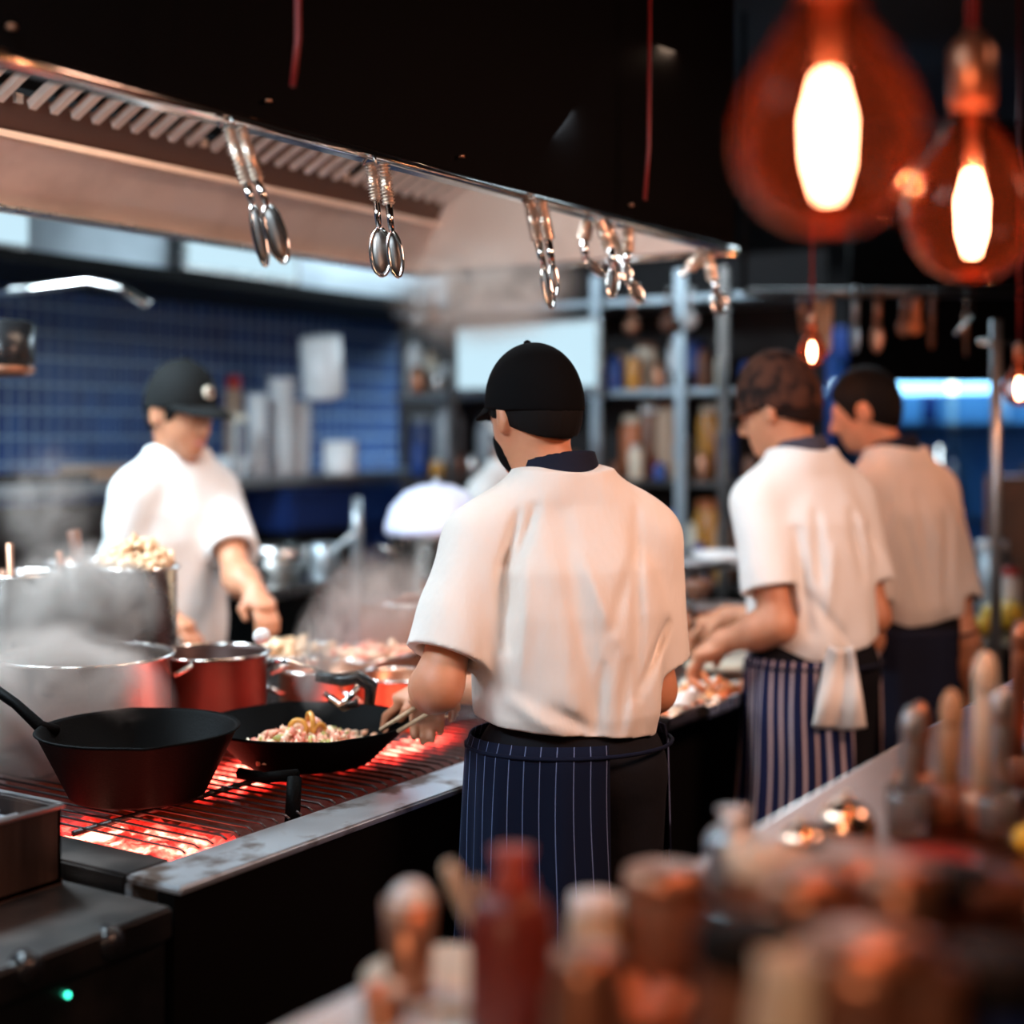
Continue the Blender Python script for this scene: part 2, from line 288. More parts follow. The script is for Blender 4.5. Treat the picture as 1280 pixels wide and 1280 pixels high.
# ------------------------------------------------------------------ smooth implicit surfaces for bodies and cloth
class Field:
    def __init__(s, lo, hi, h):
        s.lo = np.array(lo, dtype=np.float32); s.h = h; s.n = (np.ceil((np.array(hi)-np.array(lo))/h)).astype(int)+1
        s.F = np.full(tuple(s.n), .2, dtype=np.float32)
        s.ax = [s.lo[i]+np.arange(s.n[i], dtype=np.float32)*h for i in range(3)]
    def sub(s, lo, hi):
        a = np.clip(np.floor((np.array(lo)-s.lo)/s.h).astype(int), 0, s.n); b = np.clip(np.ceil((np.array(hi)-s.lo)/s.h).astype(int)+1, 0, s.n)
        if (b <= a).any(): return None, None
        sl = tuple(slice(a[i], b[i]) for i in range(3))
        X = s.ax[0][sl[0]][:, None, None]; Y = s.ax[1][sl[1]][None, :, None]; Z = s.ax[2][sl[2]][None, None, :]
        return sl, (X, Y, Z)
    def merge(s, sl, d, k, op='u'):
        A = s.F[sl]
        if op == 'u':
            hh = np.maximum(k-np.abs(A-d), 0)/k; s.F[sl] = np.minimum(A, d)-hh*hh*k*.25
        elif op == 's':
            d = -d; hh = np.maximum(k-np.abs(A-d), 0)/k; s.F[sl] = np.maximum(A, d)+hh*hh*k*.25
        elif op == 'i': s.F[sl] = np.maximum(A, d)
    def cap(s, a, b, ra, rb=None, k=.02, op='u', cut=None, hollow=None):
        rb = ra if rb is None else rb; a = np.array(a, dtype=np.float32); b = np.array(b, dtype=np.float32); m = max(ra, rb)+k+s.h*2
        sl, g = s.sub(np.minimum(a, b)-m, np.maximum(a, b)+m)
        if sl is None: return
        ab = b-a; L2 = float(ab@ab)+1e-9
        px, py, pz = g[0]-a[0], g[1]-a[1], g[2]-a[2]
        tt = (px*ab[0]+py*ab[1]+pz*ab[2])/L2; t = np.clip(tt, 0, 1)
        q = np.sqrt((px-t*ab[0])**2+(py-t*ab[1])**2+(pz-t*ab[2])**2)
        d = q-(ra+(rb-ra)*t)
        if cut is not None:
            d = np.maximum(d, (tt-cut)*math.sqrt(L2))
            if hollow: d = np.maximum(d, -np.maximum(q-(ra+(rb-ra)*t)+hollow, (cut-.22-tt)*math.sqrt(L2)))
        s.merge(sl, d, k, op)
    def ell(s, c, r, R=None, k=.02, op='u', pw=2.0):
        c = np.array(c, dtype=np.float32); r = np.array(r, dtype=np.float32); m = float(r.max())+k+s.h*2
        sl, g = s.sub(c-m, c+m)
        if sl is None: return
        p = [g[0]-c[0], g[1]-c[1], g[2]-c[2]]
        if R is not None: p = [p[0]*R[0][i]+p[1]*R[1][i]+p[2]*R[2][i] for i in range(3)]
        q = np.sqrt((p[0]/r[0])**2+(p[1]/r[1])**2+(p[2]/r[2])**2)
        q2 = np.sqrt((p[0]/r[0]**2)**2+(p[1]/r[1]**2)**2+(p[2]/r[2]**2)**2)+1e-6
        s.merge(sl, q*(q-1)/q2, k, op)
    def column(s, prof, k=.03, pw=2.4, z0=None, z1=None, op='u'):
        # prof rows: z, a, b, cx, cy
        P = np.array(prof, dtype=np.float32); m = float(P[:, 1:3].max())+.05
        lo = (P[:, 3].min()-m, P[:, 4].min()-m, P[0, 0]-.02); hi = (P[:, 3].max()+m, P[:, 4].max()+m, P[-1, 0]+.02)
        sl, g = s.sub(lo, hi)
        if sl is None: return
        z = g[2][0, 0]; a, b, cx, cy = [np.interp(z, P[:, 0], P[:, i])[None, None, :] for i in (1, 2, 3, 4)]
        q = ((np.abs(g[0]-cx)/a)**pw+(np.abs(g[1]-cy)/b)**pw)**(1/pw)
        d = (q-1)*np.minimum(a, b)*.95
        d = np.maximum(d, np.maximum((P[0, 0] if z0 is None else z0)-g[2], g[2]-(P[-1, 0] if z1 is None else z1)))
        s.merge(sl, d.astype(np.float32), k, op)
    def clip(s, n, off):
        n = np.array(n, dtype=np.float32); X, Y, Z = s.ax[0][:, None, None], s.ax[1][None, :, None], s.ax[2][None, None, :]
        s.F = np.maximum(s.F, X*n[0]+Y*n[1]+Z*n[2]-off)
    def mesh(s):
        F = s.F; I = F < 0; a = I[:-1, :-1, :-1]; cnt = np.zeros(a.shape, dtype=np.int8); n = F.shape
        def C(A, i, j, k): return A[i:n[0]-1+i, j:n[1]-1+j, k:n[2]-1+k]
        for i in (0, 1):
            for j in (0, 1):
                for k in (0, 1): cnt += C(I, i, j, k)
        act = np.argwhere((cnt > 0) & (cnt < 8)); idx = np.full(a.shape, -1, dtype=np.int32); idx[tuple(act.T)] = np.arange(len(act))
        acc = np.zeros((len(act), 3), dtype=np.float64); w = np.zeros(len(act))
        cs = [(i, j, k) for i in (0, 1) for j in (0, 1) for k in (0, 1)]
        val = {c: F[act[:, 0]+c[0], act[:, 1]+c[1], act[:, 2]+c[2]] for c in cs}
        for c in cs:
            for ax in range(3):
                if c[ax] == 0:
                    d = list(c); d[ax] = 1; d = tuple(d); v0, v1 = val[c], val[d]; m = (v0 < 0) != (v1 < 0)
                    t = np.where(m, v0/(v0-v1+1e-12), 0); p = np.zeros((len(act), 3)); p[:] = c; p[:, ax] += t
                    acc[m] += p[m]; w[m] += 1
        V = (act+acc/w[:, None])*s.h+s.lo
        Q = []
        for ax in range(3):
            o = [(1, 2), (2, 0), (0, 1)][ax]
            A = I; sl0 = [slice(1, -1)]*3; sl0[ax] = slice(0, -1); sl1 = [slice(1, -1)]*3; sl1[ax] = slice(1, None)
            e0 = A[tuple(sl0)]; e1 = A[tuple(sl1)]
            for flip in (0, 1):
                m = np.argwhere((e0 & ~e1) if not flip else (~e0 & e1))
                if not len(m): continue
                base = m+1; base[:, ax] -= 1
                def cell(du, dv):
                    b = base.copy(); b[:, o[0]] -= du; b[:, o[1]] -= dv; return idx[b[:, 0], b[:, 1], b[:, 2]]
                q = np.stack([cell(1, 1), cell(0, 1), cell(0, 0), cell(1, 0)], 1)
                if flip: q = q[:, ::-1]
                Q.append(q)
        Q = np.concatenate(Q); Q = Q[(Q >= 0).all(1)]
        return V, Q
    def obj(s, name, m, parent, smooth_it=0):
        V, Q = s.mesh(); me = bpy.data.meshes.new(name); me.vertices.add(len(V)); me.vertices.foreach_set('co', V.astype(np.float32).ravel())
        me.loops.add(Q.size); me.loops.foreach_set('vertex_index', Q.astype(np.int32).ravel()); me.polygons.add(len(Q))
        me.polygons.foreach_set('loop_start', np.arange(0, Q.size, 4, dtype=np.int32)); me.update(calc_edges=True)
        me.polygons.foreach_set('use_smooth', [True]*len(Q)); me.materials.append(M[m]); me.validate()
        o = bpy.data.objects.new(name, me); COL.objects.link(o); o.parent = parent
        if smooth_it: md = o.modifiers.new('smooth', 'SMOOTH'); md.iterations = smooth_it; md.factor = .5
        return o

def person(label, px, D, yaw, sc=1.0, lean=0.0, side=0.0, hoff=(0, .03, 0), hyaw=0, hpitch=0, arms=None, skin='skin', shirt='shirt', hair='hair',
           hairline=-.035, sleeve=.078, hem=.99, collar='collar', folds=(), hres=.006, wide=1.0, cut=.86, headk=1.0, hem_tilt=(0, 0), shres=.006):
    base = G(px, D, 0); yr = math.radians(yaw); Rv = Vector((math.sin(yr), -math.cos(yr), 0)); Fv = Vector((math.cos(yr), math.sin(yr), 0))
    root = thing('person', label, 'person', base, yr-PI/2)
    def loc(p): d = p-base; return (d.dot(Rv), d.dot(Fv), p.z)
    def T(x, y, z): t = max(0, z-.95)/.5; return (x+side*t, y+lean*t, z*sc)
    J = {}
    J['sh'] = {s: T(s*.162*wide, 0, 1.352) for s in (-1, 1)}
    hc = Vector(T(hoff[0], hoff[1], 1.600+hoff[2])); hr = Euler((hpitch, 0, hyaw)).to_matrix(); k_ = headk
    def HP(x, y, z): return tuple(hc+hr @ (Vector((x, y, z))*k_))
    Rn = np.array(hr)
    el = {}; ha = {}
    for s in (-1, 1):
        a = (arms or {}).get(s)
        if a: el[s] = loc(S(*a[0])); ha[s] = loc(S(*a[1]))
        else: el[s] = T(s*.23*wide, -.02, 1.08); ha[s] = (s*.22, .12, .86)
    pts = np.array([T(-.25, -.16, 0), T(.25, .22, 1.85)]+[el[s] for s in el]+[ha[s] for s in ha]+[J['sh'][s] for s in (-1, 1)])
    lo = pts.min(0)-.14; hi = pts.max(0)+.14; lo[2] = -.02
    # ---- body: one continuous skin
    f = Field(lo, hi, hres)
    f.ell(T(0, 0, .95), (.155, .115, .13), k=.05); f.ell(T(0, 0, 1.10), (.14, .10, .15), k=.06); f.ell(T(0, 0, 1.26), (.145, .104, .15), k=.05)
    f.cap(T(-.11, 0, 1.345), T(.11, 0, 1.345), .042, k=.05)
    f.cap(T(0, -.005, 1.40), HP(0, -.012, -.06), .056*k_, .052*k_, k=.05)
    f.ell(HP(0, -.008, .02), np.array((.074, .094, .098))*k_, Rn, k=.02); f.ell(HP(0, .022, -.045), np.array((.056, .068, .068))*k_, Rn, k=.04)
    f.ell(HP(0, .068, -.088), np.array((.022, .02, .018))*k_, Rn, k=.03)
    f.cap(HP(0, .086, .012), HP(0, .107, -.026), .009, .0135, k=.016); f.ell(HP(0, .095, -.032), (.017, .012, .008), Rn, k=.01)
    f.ell(HP(0, .082, -.058), (.023, .012, .006), Rn, k=.008); f.ell(HP(0, .08, -.067), (.019, .012, .006), Rn, k=.008)
    for s in (-1, 1):
        f.ell(HP(s*.031, .096, .010), (.017, .012, .012), Rn, k=.014, op='s'); f.ell(HP(s*.031, .079, .008), (.014, .012, .010), Rn, k=.006)
        f.cap(HP(s*.014, .088, .026), HP(s*.048, .074, .027), .008, .006, k=.012)
        f.ell(HP(s*.079, -.008, -.008), np.array((.012, .018, .032))*k_, Rn, k=.012); f.ell(HP(s*.088, .002, -.006), (.007, .009, .018), Rn, k=.008, op='s')
        hp, kn, an = T(s*.088, 0, .90), (s*.10, .02, .50*sc), (s*.105, -.02, .10)
        f.cap(hp, kn, .088, .06, k=.04); f.cap(kn, an, .058, .038, k=.03); f.cap(an, (s*.11, .13, .04), .042, .03, k=.03); f.ell((s*.105, -.055, .40*sc), (.045, .05, .12), k=.04)
        f.cap(J['sh'][s], el[s], .046, .041, k=.03)
        e, h = Vector(el[s]), Vector(ha[s]); dirh = (h-e).normalized(); wr = h-dirh*.085
        f.cap(el[s], tuple(e.lerp(wr, .35)), .042, .043, k=.03); f.cap(tuple(e.lerp(wr, .35)), tuple(wr), .043, .027, k=.03)
        # hand: palm + five bent fingers
        upv = Vector((0, 0, 1)); lat = dirh.cross(upv).normalized(); pn = lat.cross(dirh).normalized()   # pn ~ back of hand (up)
        hd = (dirh*.85-pn*.35).normalized()
        pc = wr+hd*.045
        Rp = np.array([[lat.x, hd.x, pn.x], [lat.y, hd.y, pn.y], [lat.z, hd.z, pn.z]])
        f.cap(tuple(wr), tuple(pc), .026, .027, k=.02); f.ell(tuple(pc), (.042, .05, .017), Rp, k=.02)
        for q, (o_, ln) in enumerate(((-.030, .9), (-.010, 1.05), (.011, 1.0), (.030, .8))):
            p0 = pc+lat*(o_*.8)+hd*.03; p1 = p0+(hd*.8-pn*.25+lat*o_*2).normalized()*.042*ln; p2 = p1+(hd*.35-pn*.9).normalized()*.028*ln; p3 = p2+(-hd*.45-pn*.75).normalized()*.02*ln
            f.cap(tuple(p0), tuple(p1), .0105, .0095, k=.005); f.cap(tuple(p1), tuple(p2), .0095, .0085, k=.004); f.cap(tuple(p2), tuple(p3), .0085, .0075, k=.004)
        t0 = wr+hd*.02-lat*s*.025; t1 = t0+(-lat*s*.7+hd*.55-pn*.5).normalized()*.042; t2 = t1+(hd*.8-pn*.5+lat*s*.2).normalized()*.03
        f.cap(tuple(t0), tuple(t1), .014, .0115, k=.012); f.cap(tuple(t1), tuple(t2), .011, .0085, k=.004)
    f.obj('body', skin, root, 1)
    # ---- shirt
    cz = 1.455*sc
    slo = lo.copy(); slo[2] = (hem-.08)*sc; shi = hi.copy(); shi[2] = cz+.09
    g = Field(slo, shi, shres)
    pr = []
    for z, a, b in ((hem-.03, .150, .128), (hem+.03, .166, .142), (1.10, .172, .142), (1.22, .180, .140), (1.30, .172, .130), (1.36, .145, .108), (1.42, .100, .088), (1.482, .086, .083)):
        t = T(0, 0, z); pr.append((t[2], a*wide, b, t[0], t[1]))
    g.column(pr, k=.02)
    for s in (-1, 1):
        n0 = T(s*.048, -.004, 1.428); g.cap(n0, J['sh'][s], .052, .060, k=.05); g.cap(n0, T(s*.125*wide, -.002, 1.388), .052, .058, k=.04)
        g.cap(J['sh'][s], el[s], .066, sleeve, k=.028, cut=cut)
    g.ell(T(0, .10, 1.475), (.07, .055, .045), k=.02, op='s')
    g.cap(T(0, 0, 1.455), HP(0, -.01, -.03), .060, .063, k=.01, op='s')
    # cloth folds: real relief on the surface
    X, Y, Z = g.ax[0][:, None, None], g.ax[1][None, :, None], g.ax[2][None, None, :]
    wx = base.x+X*Rv.x+Y*Fv.x; wy = base.y+X*Rv.y+Y*Fv.y
    CX = wx*RIGHT.x+wy*RIGHT.y; CD = wx*FWD.x+wy*FWD.y
    rs = 1.0/max(.1, D)
    for (x0, y0, x1, y1, wd, am) in folds:
        ax0, az0 = (x0-640)/FPX*D, H+(HOR-y0)/FPX*D; ax1, az1 = (x1-640)/FPX*D, H+(HOR-y1)/FPX*D
        vx, vz = ax1-ax0, az1-az0; l2 = vx*vx+vz*vz
        t = ((CX-ax0)*vx+(Z-az0)*vz)/l2; tc = np.clip(t, 0, 1)
        dd = (CX-ax0-tc*vx)**2+(Z-az0-tc*vz)**2
        am = max(-.010, min(.017, am*1.25))
        g.F += (am*np.exp(-dd/(wd*wd))*(.35+.65*np.sin(PI*np.clip(t*.9+.05, 0, 1)))).astype(np.float32)
    g.F += (.0022*np.sin(X*38+np.sin(Z*14+1.3)*2.2+Y*9)*np.sin(Z*9+X*7+2)).astype(np.float32)
    g.F += (.0035*np.exp(-((Z-(hem+.05)*sc)/.06)**2)*np.sin(X*60+Y*40)).astype(np.float32)
    for s in (-1, 1):
        A_, B_ = Vector(J['sh'][s]), Vector(el[s]); g.cap(tuple(A_.lerp(B_, cut-.10)), tuple(A_.lerp(B_, cut+.14)), .050, sleeve-.014, k=.006, op='s')
    g.F = np.maximum(g.F, (hem*sc+hem_tilt[0]*X+hem_tilt[1]*Y)-Z)
    g.obj('shirt', shirt, root, 1)
    # ---- collar band
    if collar:
        c = Field(np.array(T(0, 0, 1.38))-.16, np.array(T(0, .02, 1.52))+.16, .005)
        a0 = Vector(T(0, -.002, 1.448)); ax = ((Vector(HP(0, -.012, -.05))-a0).normalized()*.3+Vector((0, .12, .7))).normalized(); a1 = a0+ax*.062
        c.cap(tuple(a0-ax*.02), tuple(a1+ax*.02), .081, .071, k=.005); c.F = np.maximum(c.F, -(c.F+.010))
        c.clip(tuple(ax), float(ax.dot(a1))); c.clip(tuple(-ax), -float(ax.dot(a0)))
        c.ell(tuple(a1+Vector((0, .085, 0))), (.035, .05, .06), k=.008, op='s')
        c.obj('collar', collar, root, 1)
    # ---- hair
    if hair:
        hh = Field(np.array(hc)-.16, np.array(hc)+.16, .005)
        hh.ell(HP(0, -.010, .026), np.array((.084, .106, .108))*k_, Rn, k=.01)
        hh.ell(HP(0, -.05, -.02), np.array((.058, .050, .066))*k_, Rn, k=.03)
        dn = hr @ Vector((0, .55, -1)).normalized(); hh.clip(tuple(dn), float(dn.dot(Vector(HP(0, -.07, hairline)))))   # nape line rising to the front
        hh.ell(HP(0, .098, -.035), np.array((.085, .080, .100))*k_, Rn, k=.01, op='s')
        for s in (-1, 1): hh.ell(HP(s*.085, .004, -.012), np.array((.022, .022, .036))*k_, Rn, k=.006, op='s')
        hh.obj('hair', hair, root, 1)
    # ---- trousers and shoes
    t_ = Field((-.26, -.22, .06), (.26, .22, 1.06*sc), .008)
    t_.ell(T(0, 0, .95), (.168, .128, .13), k=.04)
    for s in (-1, 1):
        t_.cap(T(s*.088, 0, .90), (s*.10, .02, .50*sc), .102, .08, k=.05); t_.cap((s*.10, .02, .50*sc), (s*.105, -.015, .1), .08, .075, k=.03)
    t_.clip((0, 0, -1), -.09); t_.obj('trousers', 'trouser', root)
    for s in (-1, 1):
        sh = MB().tube([(s*.105, -.09, .05), (s*.105, -.04, .06), (s*.108, .05, .055), (s*.11, .13, .04), (s*.112, .18, .035)], [.035, .052, .05, .045, .028], 14)
        link('shoe', sh, 'shoe', root)
    return root, HP, hr, T, el, ha, k_
def cap_on(root, HP, hr, k_, m, brim=True, badge=None, low=.028, back=-.02, tall=.118, brim_len=.075):
    Rn = np.array(hr); c = np.array(HP(0, 0, .02)); f = Field(c-.2, c+.2, .005)
    f.ell(HP(0, -.010, .028), np.array((.089, .107, tall))*k_, Rn, k=.01)
    f.ell(HP(0, -.010, .010), np.array((.0875, .106, .095))*k_, Rn, k=.01)
    dn = hr @ Vector((0, (low-back)/.18*1.0, -1)).normalized(); f.clip(tuple(dn), float(dn.dot(Vector(HP(0, .08, low)))))
    o = f.obj('cap', m, root, 1)
    if brim:
        b = MB(); n = 17; vs = []; fs = []
        for i in range(n):
            a = -1.15+2.3*i/(n-1); 
            for j, (r0, dz) in enumerate(((.0, 0), (.5, .0), (1, -.012))):
                x = math.sin(a)*(.084+.004*r0); y = math.cos(a)*.098-.012+r0*brim_len*max(0, math.cos(a*1.3))
                z = low+.006-abs(math.sin(a))*.014+dz*r0*1.0
                for tt in (0, .004): vs.append(HP(x, y, z+tt))
        for i in range(n-1):
            for j in range(2):
                q = lambda ii, jj, t: ii*6+jj*2+t
                fs += [(q(i, j, 1), q(i+1, j, 1), q(i+1, j+1, 1), q(i, j+1, 1)), (q(i, j, 0), q(i, j+1, 0), q(i+1, j+1, 0), q(i+1, j, 0))]
            fs.append((q(i, 2, 0), q(i, 2, 1), q(i+1, 2, 1), q(i+1, 2, 0)))
        b.add(vs, fs, True); link('brim', b, m, o)
    link('button', MB().ball(HP(0, -.010, .028+tall), .008*k_, 10), m, o)
    if badge:
        p = Vector(HP(badge[0], badge[1], badge[2])); d = (p-Vector(HP(0, -.01, .03))).normalized()
        bb = MB().lathe([(0, .004), (.016, .004), (.019, 0), (.019, -.004)], 20); bo = link('badge', bb, 'cream', o); bo.location = p+d*.0; bo.rotation_euler = d.to_track_quat('Z', 'Y').to_euler()
        link('badge_ring', MB().lathe([(.009, .005), (.012, .006), (.013, .005)], 20), 'brown', bo)
    return o
def apron(root, m, a0, a1, z0, z1, rx=.205, ry=.165, flare=.03, rip=9, ra=.008, n=90, turn=True):
    b = MB(); vs = []; fs = []; uv = []; nz = 26
    for j in range(nz):
        t = j/(nz-1); z = z1+(z0-z1)*t
        for i in range(n):
            a = math.radians(a0+(a1-a0)*i/(n-1)); r = 1+(.0 if t > .03 else -.03)
            w_ = ra*t**.6*(math.sin(rip*a+1.1)+.5*math.sin(rip*2.3*a+t*2))
            vs.append((-math.sin(a)*(rx*r+flare*t+w_), math.cos(a)*(ry*r+flare*t+w_), z)); uv.append((a/(2*PI)+.002*math.sin(t*9), t))
    for j in range(nz-1):
        for i in range(n-1): fs.append((j*n+i, j*n+i+1, (j+1)*n+i+1, (j+1)*n+i))
    b.add(vs, fs, True); b.uv = uv; o = link('apron', b, m, root)
    md = o.modifiers.new('thick', 'SOLIDIFY'); md.thickness = .003
    # waist string with a bow behind
    s = MB(); s.tube([(-math.sin(math.radians(a))*(rx+.004), math.cos(math.radians(a))*(ry+.004), z1-.02) for a in range(0, 361, 12)], .004, 6)
    link('apron_string', s, m if m != 'stripe_bold' else 'navy', o)
    return o
# ------------------------------------------------------------------ the room
YF = 1.613; XC = 1.579; TOP = .86; YB = 2.95
struct('floor', MB().box(-1.5, 8.6, -1.6, 4.9, -.05, 0), 'floor')
struct('ceiling', MB().box(-1.5, 8.6, -1.6, 4.9, 3.0, 3.06), 'ceil')
wl = MB(); wl.box(-1.5, 8.6, 4.6, 4.7, 0, 1.30)
struct('wall_back', MB().box(-1.5, 8.6, 4.6, 4.72, 0, 3.0), 'wall_dark')
tag(link('trim_1', MB().box(-1.45, 6.05, 4.585, 4.599, 1.28, 2.16), 'tile'), kind='structure')
struct('wall_right', MB().box(8.48, 8.6, -1.6, 4.6, 0, 3.0), 'wall_dark')
# ------------------------------------------------------------------ extraction hood over the range
hd = thing('extraction_hood', 'long black canopy hood with bright steel lip and greasy copper-toned underside over the range', 'hood', (2.5, 2.1, 2.05))
hx0, hx1, hy0, hy1 = -.2, 3.62, 1.6, 2.66
def loc_(mb, o): mb.v = [(v[0]-o[0], v[1]-o[1], v[2]-o[2]) for v in mb.v]; return mb
HO = (2.5, 2.1, 2.05)
c = MB().box(hx0, hx1, hy0, hy0+.02, 2.062, 2.98); c.box(hx0, hx1, hy1-.02, hy1, 2.062, 2.98); c.box(hx1-.02, hx1, hy0+.02, hy1-.02, 2.062, 2.98); c.box(hx0, hx1, hy0+.02, hy1-.02, 2.75, 2.78)
link('canopy', loc_(c, HO), 'black_hood', hd)
c = MB().tube([(hx0, hy0-.004, 2.052), (hx1, hy0-.004, 2.052)], .011, 10); c.box(hx0, hx1, hy0-.002, hy0+.03, 2.044, 2.05)
c.tube([(hx1, hy0, 2.052), (hx1, hy1, 2.052)], .011, 10)
link('front_lip', loc_(c, HO), 'chrome', hd)
c = MB().tube([(hx0, hy1, 2.05), (hx1, hy1, 2.05)], .008, 8); c.box(hx0, hx1, hy1-.05, hy1+.003, 2.045, 2.052)
link('rear_lip', loc_(c, HO), 'steel', hd)
# slanted inner rear panel, gutter, inner end panel
c = MB(); c.add([(hx0, hy1-.015, 2.055), (hx1-.03, hy1-.015, 2.055), (hx1-.03, hy1-.14, 2.19), (hx0, hy1-.14, 2.19)], [(0, 1, 2, 3)])
c.add([(hx0, hy1-.15, 2.19), (hx1-.03, hy1-.15, 2.19), (hx1-.03, hy1-.15, 2.175), (hx0, hy1-.15, 2.175), (hx0, hy1-.135, 2.175), (hx1-.03, hy1-.135, 2.175)], [(0, 1, 2, 3), (3, 2, 5, 4)])
c.add([(hx1-.03, hy1-.02, 2.055), (hx1-.03, hy0+.03, 2.055), (hx1-.16, hy0+.03, 2.30), (hx1-.16, hy1-.1, 2.30)], [(0, 1, 2, 3)])
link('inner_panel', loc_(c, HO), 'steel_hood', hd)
c = MB(); c.add([(hx0, hy1-.14, 2.19), (hx1-.1, hy1-.14, 2.19), (hx1-.1, hy1-.20, 2.255), (hx0, hy1-.20, 2.255)], [(0, 1, 2, 3)])
link('gutter', loc_(c, HO), mat('brown_greasy_gutter', (.16, .08, .055), .45, .5), hd)
c = MB(); c.add([(hx0, hy1-.20, 2.27), (hx1-.1, hy1-.20, 2.27), (hx1-.1, hy0+.1, 2.66), (hx0, hy0+.1, 2.66)], [(0, 1, 2, 3)])
link('filter_backing', loc_(c, HO), 'black', hd)
for k in range(7):   # baffle filters, each with its slats
    x0 = hx0+.02+k*.53; fb = MB(); y0, z0, y1, z1 = hy1-.205, 2.245, hy0+.12, 2.63
    for j in range(9):
        xx = x0+.03+j*.056
        fb.add([(xx, y0, z0), (xx+.030, y0, z0+.002), (xx+.030, y1, z1+.002), (xx, y1, z1), (xx+.006, y0, z0-.016), (xx+.024, y0, z0-.016), (xx+.024, y1, z1-.016), (xx+.006, y1, z1-.016)],
               [(0, 4, 7, 3), (4, 5, 6, 7), (5, 1, 2, 6), (0, 1, 5, 4)])
    fb.box(x0, x0+.018, y0-.005, y0+.005, z0-.01, z0+.01)
    link('baffle_filter', loc_(fb, HO), 'steel_hood', hd)
for k, x in enumerate((1.25, 1.75, 2.3, 3.0)):
    link('lip_bolt', loc_(MB().lathe([(0, .006), (.006, .005), (.007, 0)], 10, (x, hy0-.012, 2.09)), HO), 'copper', hd)
# ------------------------------------------------------------------ the range
rg = thing('charcoal_grill_range', 'long black charcoal range with worn stainless front ledge under the hood', 'range', (XC, YF, 0))
o3 = (XC, YF, 0)
gx1, gy0, gy1 = 3.15, YF+.12, 2.62
b = MB(); b.box(XC, 4.6, YF+.012, YF+.05, .03, TOP-.015); b.box(XC, XC+.03, YF+.05, YB, .03, .80); b.box(4.57, 4.6, YF+.05, YB, .03, .8); b.box(XC+.03, 4.57, YB-.03, YB, .03, .8)
link('body_panel', loc_(b, o3), 'black_hood', rg)
b = MB(); b.box(XC, 4.6, YF, gy0, TOP-.014, TOP, .004); b.box(XC, 4.6, gy0-.015, gy0, .80, TOP-.0145); link('front_ledge', loc_(b, o3), mat('worn_bright_ledge_steel', (.78, .83, .88), .34, .9, noise=(9, (.20, .14, .11), .50, .62), bump=(120, .3, .001)), rg)
b = MB(); b.box(XC, XC+.10, gy0+.001, YB, .80, TOP, .004); b.box(gx1, 4.6, gy0+.001, YB, .80, TOP, .004); b.box(XC+.101, gx1-.001, gy1, YB, .80, TOP, .004)
link('worktop', loc_(b, o3), 'steel_dark', rg)
b = MB(); n1, n2 = 110, 64; vs = []; fs = []
for i in range(n1):
    for j in range(n2):
        x = XC+.10+(gx1-XC-.10)*i/(n1-1); y = gy0+(gy1-gy0)*j/(n2-1)
        vs.append((x, y, .834+.008*math.sin(x*90+y*40)*math.sin(y*110+x*13)+random.uniform(-.004, .004)))
for i in range(n1-1):
    for j in range(n2-1): fs.append((i*n2+j, (i+1)*n2+j, (i+1)*n2+j+1, i*n2+j+1))
b.add(vs, fs, True); link('coal_bed', loc_(b, o3), 'coal', rg)
b = MB(); x = XC+.13
while x < gx1-.02:
    b.tube([(x, gy0+.0, .862), (x, gy0+.012, .867), (x, gy1-.01, .867)], .0026, 6); x += .032
b.tube([(XC+.11, gy0+.25, .862), (gx1, gy0+.25, .862)], .006, 6); b.tube([(XC+.11, gy1-.1, .862), (gx1, gy1-.1, .862)], .006, 6)
link('grate', loc_(b, o3), 'iron_bar', rg)
# spare ridge bars, knobs and lights on the front
for k in range(0):
    kx = XC+.35+k*.55
    kb = link('knob', MB().lathe([(.0, -.03), (.024, -.03), (.026, -.005), (.03, 0)], 18), 'black_gloss', rg, (kx-XC, .012, .70), (-PI/2, 0, 0))
# lower unit left of the range
lu = thing('fryer_unit', 'lower stainless fryer unit with dark front panel left of the grill', 'cooker', (1.2, YF, 0)); o4 = (1.2, YF, 0)
b = MB(); b.box(.2, XC-.012, YF, YB, .785, .835, .005); link('top_plate', loc_(b, o4), 'steel_dark', lu)
b = MB(); b.box(.2, XC-.012, YF+.02, YB-.02, .04, .784); link('body_panel', loc_(b, o4), 'steel_dark', lu)
for (px, py, m, nm) in ((155, 1180, 'led_w', 'indicator'), (52, 1213, 'led_w', 'indicator'), (83, 1243, 'led', 'indicator')):
    D = lipD(px, YF+.02); p = S(px, py, D)
    k = link(nm, MB().ball((0, 0, 0), .0045, 10), m, lu, (p.x-1.2, p.y-YF-.003, p.z))
    if m == 'led': k['label'] = 'green lit indicator lamp'
for px, py in ((128, 1176), (25, 1208)):
    D = lipD(px, YF+.02); p = S(px, py, D)
    kb = link('dial', MB().lathe([(0, .028), (.02, .026), (.024, .0)], 20), 'black_gloss', lu, (p.x-1.2, p.y-YF, p.z), (PI/2, 0, 0))
